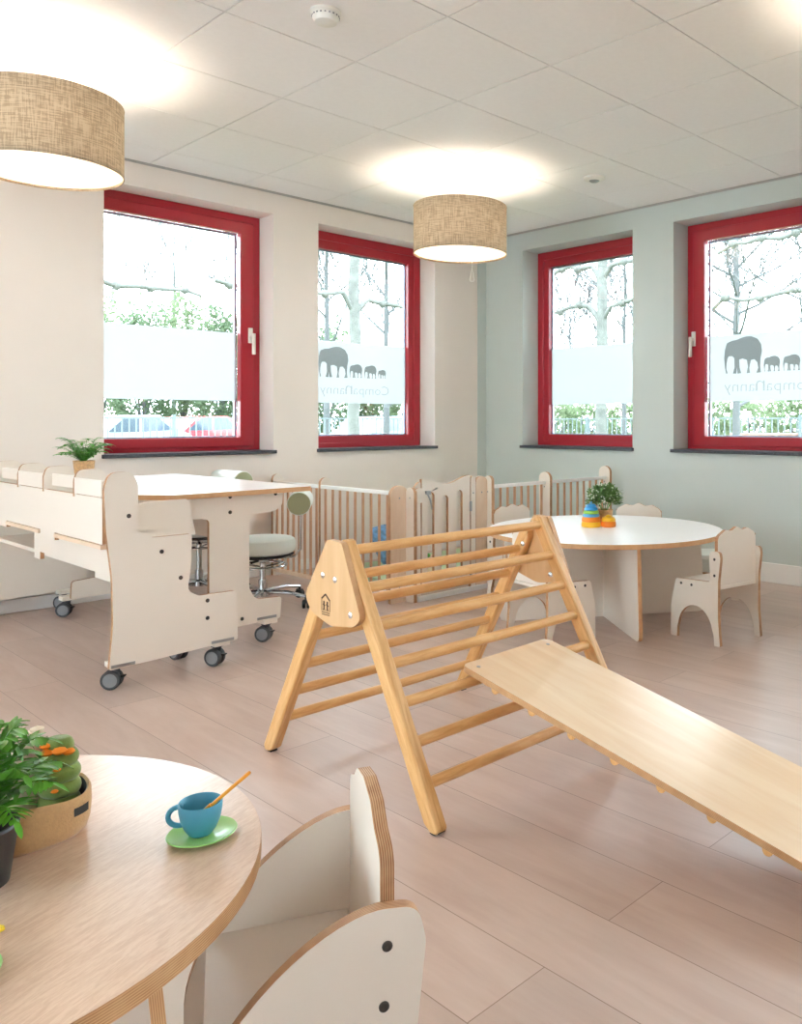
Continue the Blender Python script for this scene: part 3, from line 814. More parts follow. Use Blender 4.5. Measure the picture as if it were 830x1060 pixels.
def bench():
    YN = -1.80; YF = -.05
    t = empty('high_bench', (-3.55, -1.0, 0), 0, 'white plywood high bench on casters with child seat backs along its top, at the left', 'bench')
    ox, oy = -3.55, -1.0
    # end panel in (x,z)
    pts = [(-3.757, .084, .01), (-3.742, .25, .6), (-3.745, .43, .6), (-3.768, .62, .4), (-3.775, .78, .1), (-3.757, .842, .05), (-3.672, .845, .05), (-3.648, .79, .04), (-3.650, .60, .035), (-3.59, .578, .01), (-3.433, .577, .012), (-3.435, .45, .2), (-3.452, .345, .07), (-3.405, .318, .04), (-3.234, .315, .02), (-3.232, .104, .012)]
    out = [(-(x-ox), z) for x, z in fillet(pts, 7)]
    for y in (YN, YF-.018):
        slab('end_panel', out, .018, (-1, 0, 0), (0, 0, 1), (0, y-oy, 0), t)
    pan = [c for c in t.children][0]
    for x, z in ((-3.684, .671), (-3.557, .518), (-3.48, .403), (-3.367, .292), (-3.367, .219)):
        bolt(pan, Matrix.Translation((-(x-ox), z, 0)) @ Matrix.Rotation(PI, 4, 'X'), .0085)
    # fixing plates for the casters on the near end
    for x0, x1, z in ((-3.75, -3.66, .086), (-3.35, -3.25, .102)):
        b = B(); b.box((x0-ox, YN-oy-.002, z+.004), (x1-ox, YN-oy, z+.016)); b.build('fixing_plate', 'steel', t, bevel=.0005)
    # seat side wing behind the end panel
    out = [(-(x-ox), z) for x, z in fillet([(-3.66, .56), (-3.66, .70, .0), (-3.56, .712, .03), (-3.40, .712, .02), (-3.37, .56)], 5)]
    slab('arm_panel', out, .018, (-1, 0, 0), (0, 0, 1), (0, YN+.10-oy, 0), t)
    # seat modules : pairs of rounded plates with a rail between
    head = fillet([(-3.755, .55), (-3.755, .735), (-3.778, .735), (-3.778, .80, .05), (-3.765, .842, .04), (-3.67, .845, .05), (-3.648, .79, .04), (-3.645, .70, .05), (-3.50, .69, .05), (-3.47, .56)], 6)
    headl = [(-(x-ox), z) for x, z in head]
    ys = [-1.50, -1.135, -.79, -.42]
    for y in ys:
        slab('seat_divider', headl, .018, (-1, 0, 0), (0, 0, 1), (0, y-oy, 0), t)
    def rail(y0, y1, x, z0, z1, name='top_rail'):
        b = B(); b.box((x-ox, y0-oy, z0), (x+.018-ox, y1-oy, z1)); b.build(name, 'lam', t, bevel=.0015)
    rail(-1.782, -1.50, -3.779, .748, .812)
    rail(-1.117, -.79, -3.779, .748, .812)
    rail(-.402, YF-.018, -3.779, .748, .812)
    rail(-1.482, -1.135, -3.745, .760, .812); rail(-.772, -.42, -3.745, .760, .812)
    # long back board with tabs
    def tabbed(y0, y1, zt, zb, tabs, depth, x, name, mats=('lam', 'ply')):
        o = [(y0-oy, zt), (y0-oy, zb)]
        for a, c in tabs:
            o += [(a-oy, zb), (a-oy, zb-depth), (c-oy, zb-depth), (c-oy, zb)]
        o += [(y1-oy, zb), (y1-oy, zt)]
        Tm = Matrix(((0, 0, 1, x-ox), (1, 0, 0, 0), (0, 1, 0, 0), (0, 0, 0, 1)))
        b = B(); b.plate(o, .018); b.build(name, [M[q] for q in mats], t, Tm, bevel=.001)
    tabbed(-1.782, YF-.018, .745, .567, [(-1.26, -1.08), (-.60, -.42)], .032, -3.775, 'back_board')
    b = B(); b.box((-3.757-ox, -1.782-oy, .545), (-3.47-ox, YF-.018-oy, .563)); b.build('seat_board', 'lam', t, bevel=.001)
    b = B(); b.box((-3.782-ox, -1.782-oy, .548), (-3.757-ox, -1.27-oy, .5645)); b.box((-3.782-ox, -1.07-oy, .548), (-3.757-ox, -.61-oy, .5645)); b.build('seat_ledge', 'peach', t, bevel=.001)
    tabbed(-1.782, -.75, .530, .432, [(-1.66, -1.50), (-.83, -.75)], .035, -3.70, 'lower_board')
    b = B(); b.box((-3.682-ox, -1.782-oy, .412), (-3.46-ox, YF-.018-oy, .430)); b.build('foot_board', 'lam', t, bevel=.001)
    for (x, y, rz) in ((-3.715, YN+.035, .9), (-3.30, YN+.035, .6), (-3.715, YF-.06, .3), (-3.36, YF-.06, .5)):
        b = B(); b.box((x-.035-ox, y-.03-oy, .088), (x+.035-ox, y+.03-oy, .108)); b.build('caster_block', 'lam', t, bevel=.001)
        caster(t, x-ox, y-oy, rz)
    return t
bench()

def high_table():
    YN, YF = -1.58, -.34
    ox, oy = -3.13, -.95
    t = empty('high_table', (ox, oy, 0), 0, 'white plywood high table on casters with T-shaped ends behind the high bench', 'table')
    out = [(x-ox, y-oy) for x, y in fillet([(-3.56, -1.49), (-3.44, -1.655, .03), (-2.765, -1.645, .025), (-2.765, -.16, .03), (-3.44, -.16, .03), (-3.56, -.28)], 5)]
    b = B(); b.plate(out, .022); b.build('table_top', ['lam_top', 'ply_tan'], t, Matrix.Translation((0, 0, .705)), bevel=.0015)
    # T-shaped end panel (x,z)
    P = [(-3.381, .705), (-3.375, .655, .05), (-3.345, .610, .05), (-3.285, .608, .0), (-3.251, .600, .05), (-3.251, .20, .0), (-3.405, .19, .02), (-3.41, .095, .01), (-2.900, .104, .012), (-2.893, .205, .015), (-3.03, .212, .05), (-3.059, .27, .05), (-3.059, .575, .04), (-3.03, .612, .04), (-2.93, .614, .03), (-2.89, .64, .03), (-2.885, .705)]
    outl = [(-(x-ox), z) for x, z in fillet(P, 7)]
    for y in (YN, YF-.018):
        s = slab('end_panel', outl, .018, (-1, 0, 0), (0, 0, 1), (0, y-oy, 0), t)
        if y == YN:
            for x, z in ((-3.153, .627), (-3.095, .133), (-3.355, .697), (-3.153, .697), (-2.925, .697)):
                bolt(s, Matrix.Translation((-(x-ox), z, 0)) @ Matrix.Rotation(PI, 4, 'X'), .0085)
    b = B(); b.box((-3.17-ox, YN-oy+.018, .50), (-3.152-ox, YF-oy-.018, .70)); b.build('beam', 'lam', t, bevel=.001)
    b = B(); b.box((-3.02-ox, YN-oy-.002, .112), (-2.92-ox, YN-oy, .124)); b.build('fixing_plate', 'steel', t, bevel=.0005)
    for (x, y, rz) in ((-2.955, YN+.02, .7), (-3.37, YN+.02, .2), (-3.41, YF+.03, 1.0), (-2.955, YF-.03, .4)):
        b = B(); b.box((x-.035-ox, y-.03-oy, .088), (x+.035-ox, y+.03-oy, .11)); b.build('caster_block', 'lam', t, bevel=.001)
        caster(t, x-ox, y-oy, rz)
high_table()

# ------------------------------------------------------------------ saddle stools with a back roll
def roll_stool(zs=.385, zr=.585):
    t = empty('roll_stool')
    b = B(); b.lathe([(.0001, zs-.09), (.155, zs-.088), (.171, zs-.078), (.179, zs-.058), (.179, zs-.028), (.171, zs-.008), (.155, zs), (.0001, zs+.003)], 48); b.build('seat', 'mint_vinyl', t)
    b = B(); b.lathe([(.0001, zs-.103), (.158, zs-.103), (.170, zs-.094), (.158, zs-.088)], 40); b.build('seat_plate', 'black', t)
    b = B(); b.lathe([(.020, .075), (.024, .075), (.024, .15), (.0165, .15), (.0165, zs-.105)], 20); b.box((-.05, -.035, zs-.13), (.05, .035, zs-.106)); b.build('column', 'chrome', t)
    b = B(); b.tube([(.13*math.cos(2*PI*k/40), .13*math.sin(2*PI*k/40), zs-.155) for k in range(40)], .006, 10, closed=True)
    for k in range(3):
        a = 2*PI*k/3; b.tube([(.02*math.cos(a), .02*math.sin(a), zs-.165), (.13*math.cos(a), .13*math.sin(a), zs-.155)], .005, 8)
    b.build('lever_ring', 'chrome', t)
    b = B(); b.tube([(.0, .0, zs-.12), (.10, -.05, zs-.125)], [.01, .007], 8); b.build('height_lever', 'black', t)
    b = B(); b.lathe([(.03, .055), (.04, .06), (.04, .085), (.026, .095)], 24)
    for k in range(5):
        a = 2*PI*k/5-.15
        b.tube([(.03*math.cos(a), .03*math.sin(a), .08), (.16*math.cos(a), .16*math.sin(a), .083), (.27*math.cos(a), .27*math.sin(a), .066)], [.014, .012, .009], 10)
    b.build('star_base', 'chrome', t)
    for k in range(5):
        a = 2*PI*k/5-.15
        c = B(); x, y = .27*math.cos(a), .27*math.sin(a)
        c.tube([(0, 0, .04), (0, 0, .075)], .008, 8)
        for s in (-1, 1):
            c.lathe([(.0001, -.008), (.021, -.008), (.0245, -.004), (.0245, .004), (.021, .008), (.0001, .008)], 20, 0, Matrix.Translation((s*.012, 0, .0245)) @ Matrix.Rotation(PI/2, 4, 'Y'))
        c.box((-.008, -.02, .03), (.008, .02, .05))
        c.build('castor', 'black', t, Matrix.Translation((x, y, 0)) @ Matrix.Rotation(a+.4, 4, 'Z'), bevel=.001)
    # back roll held on a bracket at local +y
    b = B(); b.tube([(0, .10, zs-.115), (0, .17, zs-.115), (0, .205, zs-.07), (0, .205, zr-.02)], .007, 10); b.build('bracket', 'chrome', t)
    b = B(); r = .065; h = .15
    b.lathe([(r-.004, -h), (r, -h+.004), (r, h-.004), (r-.004, h)], 36, 0, Matrix.Translation((0, .205, zr)) @ Matrix.Rotation(PI/2, 4, 'Y'))
    b.f = b.f[:-2]; b.m = b.m[:-2]
    rl = b.build('back_roll', 'mint_vinyl', t)
    for s in (-1, 1):
        b = B(); b.lathe([(.0001, 0), (r-.004, 0), (r-.004, .003), (.0001, .004)], 36, 0, Matrix.Translation((s*(h-.002), .205, zr)) @ Matrix.Rotation(s*PI/2, 4, 'Y')); b.build('end_cap', 'olive_vinyl', rl)
    return t
rs = roll_stool(); rs.location = at(272, 4.7); rs.rotation_euler = (0, 0, math.radians(-125))
tag(rs, 'round padded stool on chrome base at the right end of the high table', 'stool', 'round stools with padded back rolls')
r2 = roll_stool(.45, .672); r2.location = at(206, 5.0); r2.rotation_euler = (0, 0, math.radians(-88))
tag(r2, 'round padded stool behind the high table, its back roll showing over the top', 'stool', 'round stools with padded back rolls')

# padded low stool behind the right chair
t = empty('padded_stool', (-.70, -2.62, 0), .4, 'low stool with pale padded round seat behind the right-hand small chair', 'stool')
B().lathe([(.0001, .18), (.15, .18), (.168, .19), (.173, .22), (.168, .255), (.145, .272), (.0001, .275)], 40).build('cushion', 'mint_vinyl', t)
b = B(); b.plate([(.162*math.cos(2*PI*k/40), .162*math.sin(2*PI*k/40)) for k in range(40)], .018); b.build('seat_board', ['lam', 'ply'], t, Matrix.Translation((0, 0, .162)))
for U in ((1, 0, 0), (0, 1, 0)):
    U = Vector(U); W = U.cross(Vector((0, 0, 1)))
    out = fillet([(-.13, .162), (-.16, 0, .01), (-.115, 0, .01), (-.09, .09, .06), (.09, .09, .06), (.115, 0, .01), (.16, 0, .01), (.13, .162)], 6)
    slab('cross_panel', out, .018, U, (0, 0, 1), tuple(-W*.009), t)

# ------------------------------------------------------------------ toddler fence around the corner
def fence():
    t = empty('toddler_fence', (-1.0, -.7, 0), 0, 'white and beech toddler fence with a gate closing off the room corner', 'fence')
    o = Vector((-1.0, -.7, 0))
    def loc(x, y): return Vector((x, y, 0))-o
    def post(x, y, U, w, z1=.685, mats=('lam', 'ply'), name='post', th=.024):
        """plate centred on x,y running along U"""
        U = Vector((U[0], U[1], 0)).normalized()
        out = [(-w/2, .0), (w/2, 0)]+[(w/2, z1-w*.45)]+arc(0, z1-w*.45, w/2, w*.45, 0, 180, 14)[1:-1]+[(-w/2, z1-w*.45)]
        W = U.cross(Vector((0, 0, 1)))
        p = loc(x, y)-W*th/2
        s = slab(name, out, th, U, (0, 0, 1), tuple(p), t, mats, bevel=.002)
        for z in (.60, .09):
            for sd in (0, 1):
                R = Matrix.Translation((0, z, th if sd else 0)) @ (Matrix.Identity(4) if sd else Matrix.Rotation(PI, 4, 'X'))
                bolt(s, R, .005, 'steel')
        return s
    def panel(p0, p1, n, ztop=.640):
        p0 = Vector(p0); p1 = Vector(p1); L = (p1-p0).length; d = (p1-p0)/L
        l = loc(p0.x, p0.y)
        Tm = Matrix(((d.x, -d.y, 0, l.x), (d.y, d.x, 0, l.y), (0, 0, 1, 0), (0, 0, 0, 1)))
        pn = empty('fence_panel'); pn.parent = t; pn.matrix_local = Tm
        B().box((0, -.013, ztop-.022), (L, .013, ztop)).build('top_rail', 'white_paint', pn, bevel=.003)
        B().box((0, -.016, .03), (L, .016, .055)).build('bottom_rail', 'peach', pn, bevel=.003)
        for k in range(n):
            b = B(); x = L*(k+.5)/n
            b.tube([(0, 0, .055), (0, 0, ztop-.022)], .0085, 10)
            b.build('bar', 'bar', pn, Matrix.Translation((x, 0, 0)))
    A = (-2.05, -.03); Bp = (-2.05, -.575); Cc = (-2.05, -1.385); D = (-1.345, -1.40); E_ = (-.80, -1.41); G = (-.03, -1.42)
    def lerp(a, b, s): return (a[0]+(b[0]-a[0])*s, a[1]+(b[1]-a[1])*s)
    post(-2.01, -.035, (1, 0), .08); post(-2.01, -.605, (1, 0), .08)
    panel((-2.04, -.05), (-2.04, -.592), 8)
    panel((-2.04, -.618), (-2.04, -1.325), 9)
    post(-2.01, -1.345, (1, 0), .125, .672, ('peach', 'ply'))
    post(-1.95, -1.392, (0, 1), .07, .66)
    post(-1.405, -1.395, (1, 0), .10, .700, ('peach', 'ply'))
    post(-1.345, -1.41, (0, 1), .07, .70)
    post(-1.477, -1.395, (1, 0), .04, .705)
    b = B(); b.box((-1.93+1.0, -1.430+.7, 0), (-1.36+1.0, -1.408+.7, .03)); b.build('threshold_rail', 'white_paint', t, bevel=.003)
    # gate leaf with wavy top and round-headed slots
    gx0, gx1 = -1.885, -1.502
    out = [(gx0, .05), (gx1, .05)]
    n = 40
    for k in range(n+1):
        u = gx1+(gx0-gx1)*k/n; s = (u-gx0)/(gx1-gx0)
        z = .692+.020*math.cos(2*PI*(s-.02)*1.02)-.008*(1-s)
        out.append((u, z))
    holes = []
    for c in (-1.815, -1.705, -1.590):
        w = .026; zt = .60 if c != -1.705 else .575
        holes.append([(c-w, .14), (c+w, .14), (c+w, zt)]+arc(c, zt, w, w, 0, 180, 10)[1:-1]+[(c-w, zt)])
    b = B(); b.plate([(x+1.0, z) for x, z in out], .02, [[(x+1.0, z) for x, z in h] for h in holes])
    gate = b.build('gate', ['lam', 'ply'], t, frame((0, -1.385+.7, 0), (1, 0, 0), (0, 0, 1)), bevel=.0015)
    b = B(); b.plate([(.045*math.cos(2*PI*k/28), .045*math.sin(2*PI*k/28)) for k in range(28)], .014); b.build('latch_disc', ['lam', 'ply'], gate, Matrix.Translation((-1.915+1.0, .612, .024)), bevel=.001)
    slab('gate_jamb', fillet([(-.935, 0), (-.892, 0), (-.892, .70, .02), (-.935, .665, .02)]), .02, (1, 0, 0), (0, 0, 1), (0, -1.385+.7, 0), t)
    b = B(); b.box((-.012, -.01, 0), (.02, .01, .02)); b.tube([(0, 0, .012), (.022, -.05, .016), (.034, -.10, .014)], [.006, .005, .004], 8); b.build('latch_lever', 'steel', gate, Matrix.Translation((-1.855+1.0, .625, .022)), bevel=.001)
    for z in (.52, .12):
        b = B(); b.tube([(0, -.03, 0), (0, .03, 0)], .008, 10); b.build('hinge', 'steel', gate, Matrix.Translation((-1.500+1.0, z, .024)))
    # right run to the wall
    panel((-1.33, -1.40), (-.815, -1.405), 8); post(-.80, -1.40, (0, 1), .10, .700)
    panel((-.786, -1.405), (-.155, -1.41), 9); post(-.14, -1.40, (0, 1), .10, .715)
fence()
# things inside the pen
t = B(); t.plate(fillet([(-1.75, -1.25, .04), (-.35, -1.25, .04), (-.35, -.25, .04), (-1.75, -.25, .04)]), .035); tag(t.build('play_mat', 'mat_green', bevel=.01), 'pale green play mat on the floor inside the fenced corner', 'mat')
def cushion(name, mat, loc, sx, sy, sz, label, cat, rz=0):
    b = B(); n = 12
    vs = []; fs = []
    for s in (1, -1):
        for i in range(n+1):
            for j in range(n+1):
                u = i/n*2-1; v = j/n*2-1
                e = (max(0, (1-u**4))*max(0, (1-v**4)))**.5
                vs.append((u*sx*(1-.06*(v*v)), v*sy*(1-.06*u*u), s*sz*e))
    N1 = (n+1)**2
    for i in range(n):
        for j in range(n):
            a = i*(n+1)+j
            fs.append((a, a+n+1, a+n+2, a+1)); fs.append((N1+a, N1+a+1, N1+a+n+2, N1+a+n+1))
    b.add(vs, fs); o = b.build(name, mat, None, None, ang=80); o.location = loc; o.rotation_euler = (1.15, 0, rz)
    return tag(o, label, cat)
cushion('cushion', 'cushion_blue', (-1.36, -.42, .18), .17, .14, .05, 'blue patterned cushion standing on the play mat behind the fence bars', 'cushion', .35)
b = B(); random.seed(3)
b.lathe([(.0001, .0), (.05, .0), (.06, .03), (.045, .075), (.0001, .09)], 20); b.lathe([(.0001, .075), (.03, .08), (.036, .105), (.025, .13), (.0001, .138)], 18)
o = b.build('plush_toy', 'cloth_cream'); o.location = (-1.45, -.98, .035)
tag(o, 'small pale plush toy sitting on the play mat behind the gate', 'toy')
for s in (-1, 1):
    e = B(); e.lathe([(.0001, -.012), (.014, -.008), (.016, .004), (.008, .014), (.0001, .016)], 12); e.build('ear', 'leaf_light', o, Matrix.Translation((s*.026, 0, .132)))

# ------------------------------------------------------------------ plants and table things
def leafquad(b, base, d, up, L, w, mi=0, curl=.25):
    d = Vector(d).normalized(); s = d.cross(Vector(up)).normalized(); n = s.cross(d).normalized()
    P = []
    prof = [(0, .15), (.3, .9), (.6, 1.), (.85, .6), (1, .04)]
    for (t, k) in prof:
        c = Vector(base)+d*L*t-n*L*curl*t*t
        P += [c-s*w*k*.5+n*w*.08, c, c+s*w*k*.5+n*w*.08]
    fs = []
    for i in range(len(prof)-1):
        a = i*3; fs += [(a, a+1, a+4, a+3), (a+1, a+2, a+5, a+4)]
    b.add([tuple(p) for p in P], fs, mi)

def frond(parent, ang, L, rise, droop, leafl, leafw, n, mat, base=(0, 0, 0), lift=.4):
    b = B(); pts = []
    for k in range(n+1):
        s = k/n
        r = L*s*(1-.12*s); z = rise*math.sin(min(1, s*1.05)*PI*.5)-droop*s*s
        pts.append(Vector((base[0]+r*math.cos(ang), base[1]+r*math.sin(ang), base[2]+z)))
    b.tube(pts, [.0016*(1-.7*k/n)+.0003 for k in range(n+1)], 5)
    for k in range(2, n+1):
        p = pts[k]; d = (pts[k]-pts[k-1]).normalized(); sd = d.cross(Vector((0, 0, 1))).normalized()
        s = k/n; ll = leafl*(math.sin(PI*min(.97, .12+s*.86))**.7)
        for sg in (-1, 1):
            dr = (sd*sg+d*.55+Vector((0, 0, lift*(.6-s)))).normalized()
            leafquad(b, p, dr+Vector((0, 0, random.uniform(-.1, .1))), (0, 0, 1), ll*random.uniform(.9, 1.1), leafw)
    leafquad(b, pts[-1], (pts[-1]-pts[-2]), (0, 0, 1), leafl*.6, leafw)
    return b.build('frond', mat, parent, ang=50)

def pot(parent, r0, r1, h, mat, name='pot', wall=.003):
    b = B(); b.lathe([(.0001, 0), (r0, 0), (r1, h-.006), (r1+.0015, h-.003), (r1, h), (r1-wall, h), (r1-wall, h-.014), (.0001, h-.014)], 36)
    p = b.build(name, mat, parent)
    b = B(); b.lathe([(.0001, h-.013), (r1-wall-.0005, h-.013), (r1-wall-.001, h-.011), (.0001, h-.008)], 24); b.build('soil', 'soil', parent)
    return p

# foreground fern in a black pot
random.seed(11)
fp = empty('potted_fern', (-4.712+.010*RT[0]-.012*FW[0], -3.925+.010*RT[1]-.012*FW[1], .46), 0, 'leafy green fern in a black pot at the left edge of the wooden table', 'potted plant')
pot(fp, .036, .046, .074, 'pot_black')
for k in range(27):
    a = 2*PI*k/27*1.0+random.uniform(-.15, .15)
    hi = k % 3
    frond(fp, a, (.105, .085, .055)[hi]*random.uniform(.85, 1.1), (.075, .115, .145)[hi]*random.uniform(.85, 1.1), random.uniform(.01, .03), random.uniform(.036, .048), random.uniform(.0075, .0095), 13, 'leaf_dark', (0, 0, .064), .5)

# small fern in woven pot on the high table
random.seed(5)
sp = empty('small_fern', (-3.36, -.40, .727), 0, 'small bright fern in a woven straw pot on the high table', 'potted plant')
pot(sp, .042, .052, .105, 'wicker')
for k in range(36):
    a = 2*PI*k/36+random.uniform(-.1, .1)
    frond(sp, a, random.uniform(.07, .165), random.uniform(.05, .14), random.uniform(.0, .03), .036, .012, 11, 'leaf', (0, 0, .095), .4)

# flowering box plant on the round white table
random.seed(9)
bp = empty('flowering_plant', (-1.36, -2.335, .47), 0, 'bushy green plant with tiny white flowers in a woven pot on the round white table', 'potted plant')
pot(bp, .038, .046, .085, 'wicker')
b = B(); fl = B(); st = B()
for k in range(1000):
    th = random.uniform(0, 2*PI); ph = math.acos(random.uniform(-.55, 1)); r = .088*(random.random()**.33)*random.uniform(.85, 1.1)
    p = Vector((r*math.sin(ph)*math.cos(th), r*math.sin(ph)*math.sin(th), .145+r*math.cos(ph)*.8))
    d = (p-Vector((0, 0, .1))).normalized()+Vector((random.uniform(-.6, .6), random.uniform(-.6, .6), random.uniform(-.3, .6)))
    leafquad(b, p, d, (random.uniform(-.5, .5), random.uniform(-.5, .5), 1), .024, .011)
for k in range(70):
    th = random.uniform(0, 2*PI); ph = math.acos(random.uniform(-.1, 1)); r = .094*random.uniform(.92, 1.08)
    p = Vector((r*math.sin(ph)*math.cos(th), r*math.sin(ph)*math.sin(th), .145+r*math.cos(ph)*.8))
    fl.lathe([(.0001, -.004), (.0045, -.001), (.0035, .003), (.0001, .004)], 6, 0, Matrix.Translation(p))
for k in range(14):
    a = 2*PI*k/14; st.tube([(.01*math.cos(a), .01*math.sin(a), .07), (.05*math.cos(a), .05*math.sin(a), .15)], .0012, 5)
b.build('foliage', 'leaf_box', bp, ang=50); fl.build('flowers', 'petal', bp); st.build('stems', 'leaf', bp)

# stacking toys
def ringprof(r0, r1, h): return [(.0001, 0), (r0-.004, 0), (r0, .003), ((r0+r1)/2+.001, h/2), (r1, h-.003), (r1-.004, h), (.0001, h)]
st1 = empty('stacking_toy', (-1.478, -2.335, .47), 0, 'tall stacking toy of yellow, orange, blue and green cups on the round white table', 'toy', 'stacking toys on the round white table')
z = 0
for r0, r1, h, m in ((.052, .051, .028, 't_yel'), (.051, .048, .026, 't_or'), (.046, .044, .016, 't_lblue'), (.043, .040, .018, 't_green'), (.038, .033, .018, 't_blue'), (.030, .022, .016, 't_blue')):
    q = B(); q.lathe(ringprof(r0, r1, h), 32); q.build('cup_ring', m, st1, Matrix.Translation((0, 0, z))); z += h+.0003
q = B(); q.lathe([(.0001, 0), (.006, 0), (.008, .006), (.005, .012), (.0001, .014)], 12); q.build('knob', 't_lblue', st1, Matrix.Translation((0, 0, z)))
st2 = empty('stacking_toy', (-1.415, -2.405, .47), 0, 'short orange and yellow stacking toy in front of the flower pot', 'toy', 'stacking toys on the round white table')
z = 0
for r0, r1, h, m in ((.040, .040, .030, 't_or'), (.039, .034, .022, 't_yel'), (.020, .012, .012, 't_yel')):
    q = B(); q.lathe(ringprof(r0, r1, h), 32); q.build('cup_ring', m, st2, Matrix.Translation((0, 0, z))); z += h+.0003

# tea set on the wooden table
ZT = .46
sa = B(); n = 48
cA = Vector((-4.472+.006*RT[0], -4.027+.006*RT[1]))
e1 = Vector((.80, -.60, 0)); 
sa.lathe([(.0001, .0015), (.022, .0), (.024, .0018), (.038, .0045), (.0435, .0072), (.0425, .0085), (.034, .006), (.022, .0038), (.0001, .0038)], 48)
o = sa.build('saucer', 'sau_green'); o.location = (cA.x, cA.y, ZT); o.scale = (1.08, 1.0, 1)
tag(o, 'light green toy saucer under the blue cup on the wooden table', 'saucer')
def cup(loc, rz):
    t = empty('tea_cup', loc, rz, 'blue toy tea cup with a handle standing on the light green saucer', 'cup')
    prof = [(.0001, .0), (.015, .0), (.0165, .002), (.0215, .009), (.0262, .020), (.0287, .033), (.0292, .0435), (.0283, .0445), (.0272, .0435), (.0265, .033), (.024, .021), (.0185, .0105), (.0001, .0065)]
    b = B(); b.lathe(prof, 44, sx=1., sy=1.); b.build('bowl', 'cup_blue', t, ang=60)
    h = B(); pts = []
    for k in range(15):
        a = math.radians(108+(-220+0)*k/14); pts.append((.0285+.0145*math.cos(a)-.001, 0, .0265+.0130*math.sin(a)))
    h.tube(pts, [.0036]*15, 12); h.build('handle', 'cup_blue', t, ang=80)
    return t
dirl = Vector((-RT[0], -RT[1])) ; 
cup((-4.4745+.009*RT[0], -4.021+.009*RT[1], ZT+.0042), math.atan2(-RT[1]-.25*FW[1], -RT[0]-.25*FW[0]))
def spoon(name, p0, p1, mat, label):
    p0 = Vector(p0); p1 = Vector(p1); d = (p1-p0); L = d.length; d.normalize()
    sd = d.cross(Vector((0, 0, 1))).normalized(); up = sd.cross(d)
    t = empty(name, p0, 0, label, 'spoon')
    Tm = Matrix(((d.x, sd.x, up.x, 0), (d.y, sd.y, up.y, 0), (d.z, sd.z, up.z, 0), (0, 0, 0, 1)))
    b = B(); b.lathe([(.0001, -.0035), (.006, -.0025), (.0095, .0005), (.0088, .0008), (.005, -.0012), (.0001, -.0018)], 20, 0, sx=1.4, sy=.85); b.build('bowl', mat, t, Tm)
    b = B()
    # open loop handle
    b.tube([(.010, 0, 0), (L*.35, 0, .0005)], [.0031, .0030], 10)
    b.tube([(L*.33, 0, 0), (L*.55, .0028, 0), (L*.85, .0042, 0), (L*.97, .0025, 0), (L, 0, 0), (L*.97, -.0025, 0), (L*.85, -.0042, 0), (L*.55, -.0028, 0)], .0024, 10, closed=True)
    b.build('handle', mat, t, Tm)
    return t
spoon('toy_spoon', (-4.4745-.004*RT[0], -4.021-.004*RT[1], ZT+.0185), at(258, 1.15)[:2]+(ZT+.092,), 'spoon', 'orange toy spoon leaning in the blue tea cup')
o = B().lathe([(.0001, .0015), (.022, .0), (.024, .0018), (.038, .0045), (.0435, .0072), (.0425, .0085), (.034, .006), (.022, .0038), (.0001, .0038)], 48).build('saucer', 'sau_green')
p = at(-49, .857); o.location = (p[0], p[1], ZT); tag(o, 'light green toy saucer cut off by the left edge of the picture', 'saucer')
pa = at(-48, .935); pb = at(3, .937)
spoon('toy_spoon', (pa[0], pa[1], ZT+.004), (pb[0], pb[1], ZT+.006), 'spoon_y', 'yellow toy spoon lying on the wooden table at the left edge')

# fabric basket with cloth toys
bc = Vector(at(17, 1.145)[:2])
bk = empty('fabric_basket', (bc.x, bc.y, ZT), math.atan2(RT[1]*.75+FW[1]*.66, RT[0]*.75+FW[0]*.66), 'tan fabric basket with handle slots on the wooden table, holding cloth toys', 'basket')
def basket():
    n = 64; a, c = .088, .056; h = .060
    b = B(); rows = []
    prof = [(0.90, 0), (.97, .006), (1.02, .02), (1.04, .04), (1.03, h-.003), (1.0, h), (.965, h-.003), (.96, .02), (.88, .005)]
    slots = {}
    def pt(k, q):
        s, z = q; th = 2*PI*k/n
        cx, sy = math.cos(th), math.sin(th); e = .75
        return (math.copysign(abs(cx)**e, cx)*a*s, math.copysign(abs(sy)**e, sy)*c*s, z+.0035*math.sin(th*3+1)*(z/h))
    vs = [pt(k, q) for q in prof for k in range(n)]
    fs = []; ms = []
    for i in range(len(prof)-1):
        for k in range(n):
            fs.append((i*n+k, i*n+(k+1) % n, (i+1)*n+(k+1) % n, (i+1)*n+k)); ms.append(0 if i < 6 else 1)
    fs.append(tuple(range(n-1, -1, -1))); ms.append(0); fs.append(tuple((len(prof)-1)*n+k for k in range(n))); ms.append(1)
    b.v = vs; b.f = [list(f) for f in fs]; b.m = ms
    b.build('body', ['cloth_tan', 'cloth_in'], bk, ang=70)
    # handle slot and its stitched border on the near right end
    for c0 in (56, 24):
        s = B(); f = B()
        pass
        for kk, lst, z0, z1, off in ((0, s, .034, .046, 1.055), (1, f, .031, .049, 1.047)):
            ks = range(c0-2, c0+3) if kk == 0 else range(c0-3, c0+4)
            r0 = []; r1 = []
            for k in ks:
                r0.append(pt(k, (off, z0))); r1.append(pt(k, (off, z1)))
            v = r0+r1; m = len(ks)
            lst.add(v, [(i, i+1, m+i+1, m+i) for i in range(m-1)])
        f.build('slot_border', 'cloth_tan', bk); s.build('handle_slot', 'cloth_in', bk)
    sm = B(); sm.tube([pt(44, (1.045, .004)), pt(44, (1.05, .03)), pt(44, (1.045, .056))], .0012, 6); sm.build('seam', 'cloth_tan', bk)
basket()
tp = at(61, 1.182)
toy = empty('cloth_toy', (tp[0], tp[1], ZT+.006), math.atan2(RT[1], RT[0]), 'green padded cloth toy with orange patches inside the tan basket', 'toy')
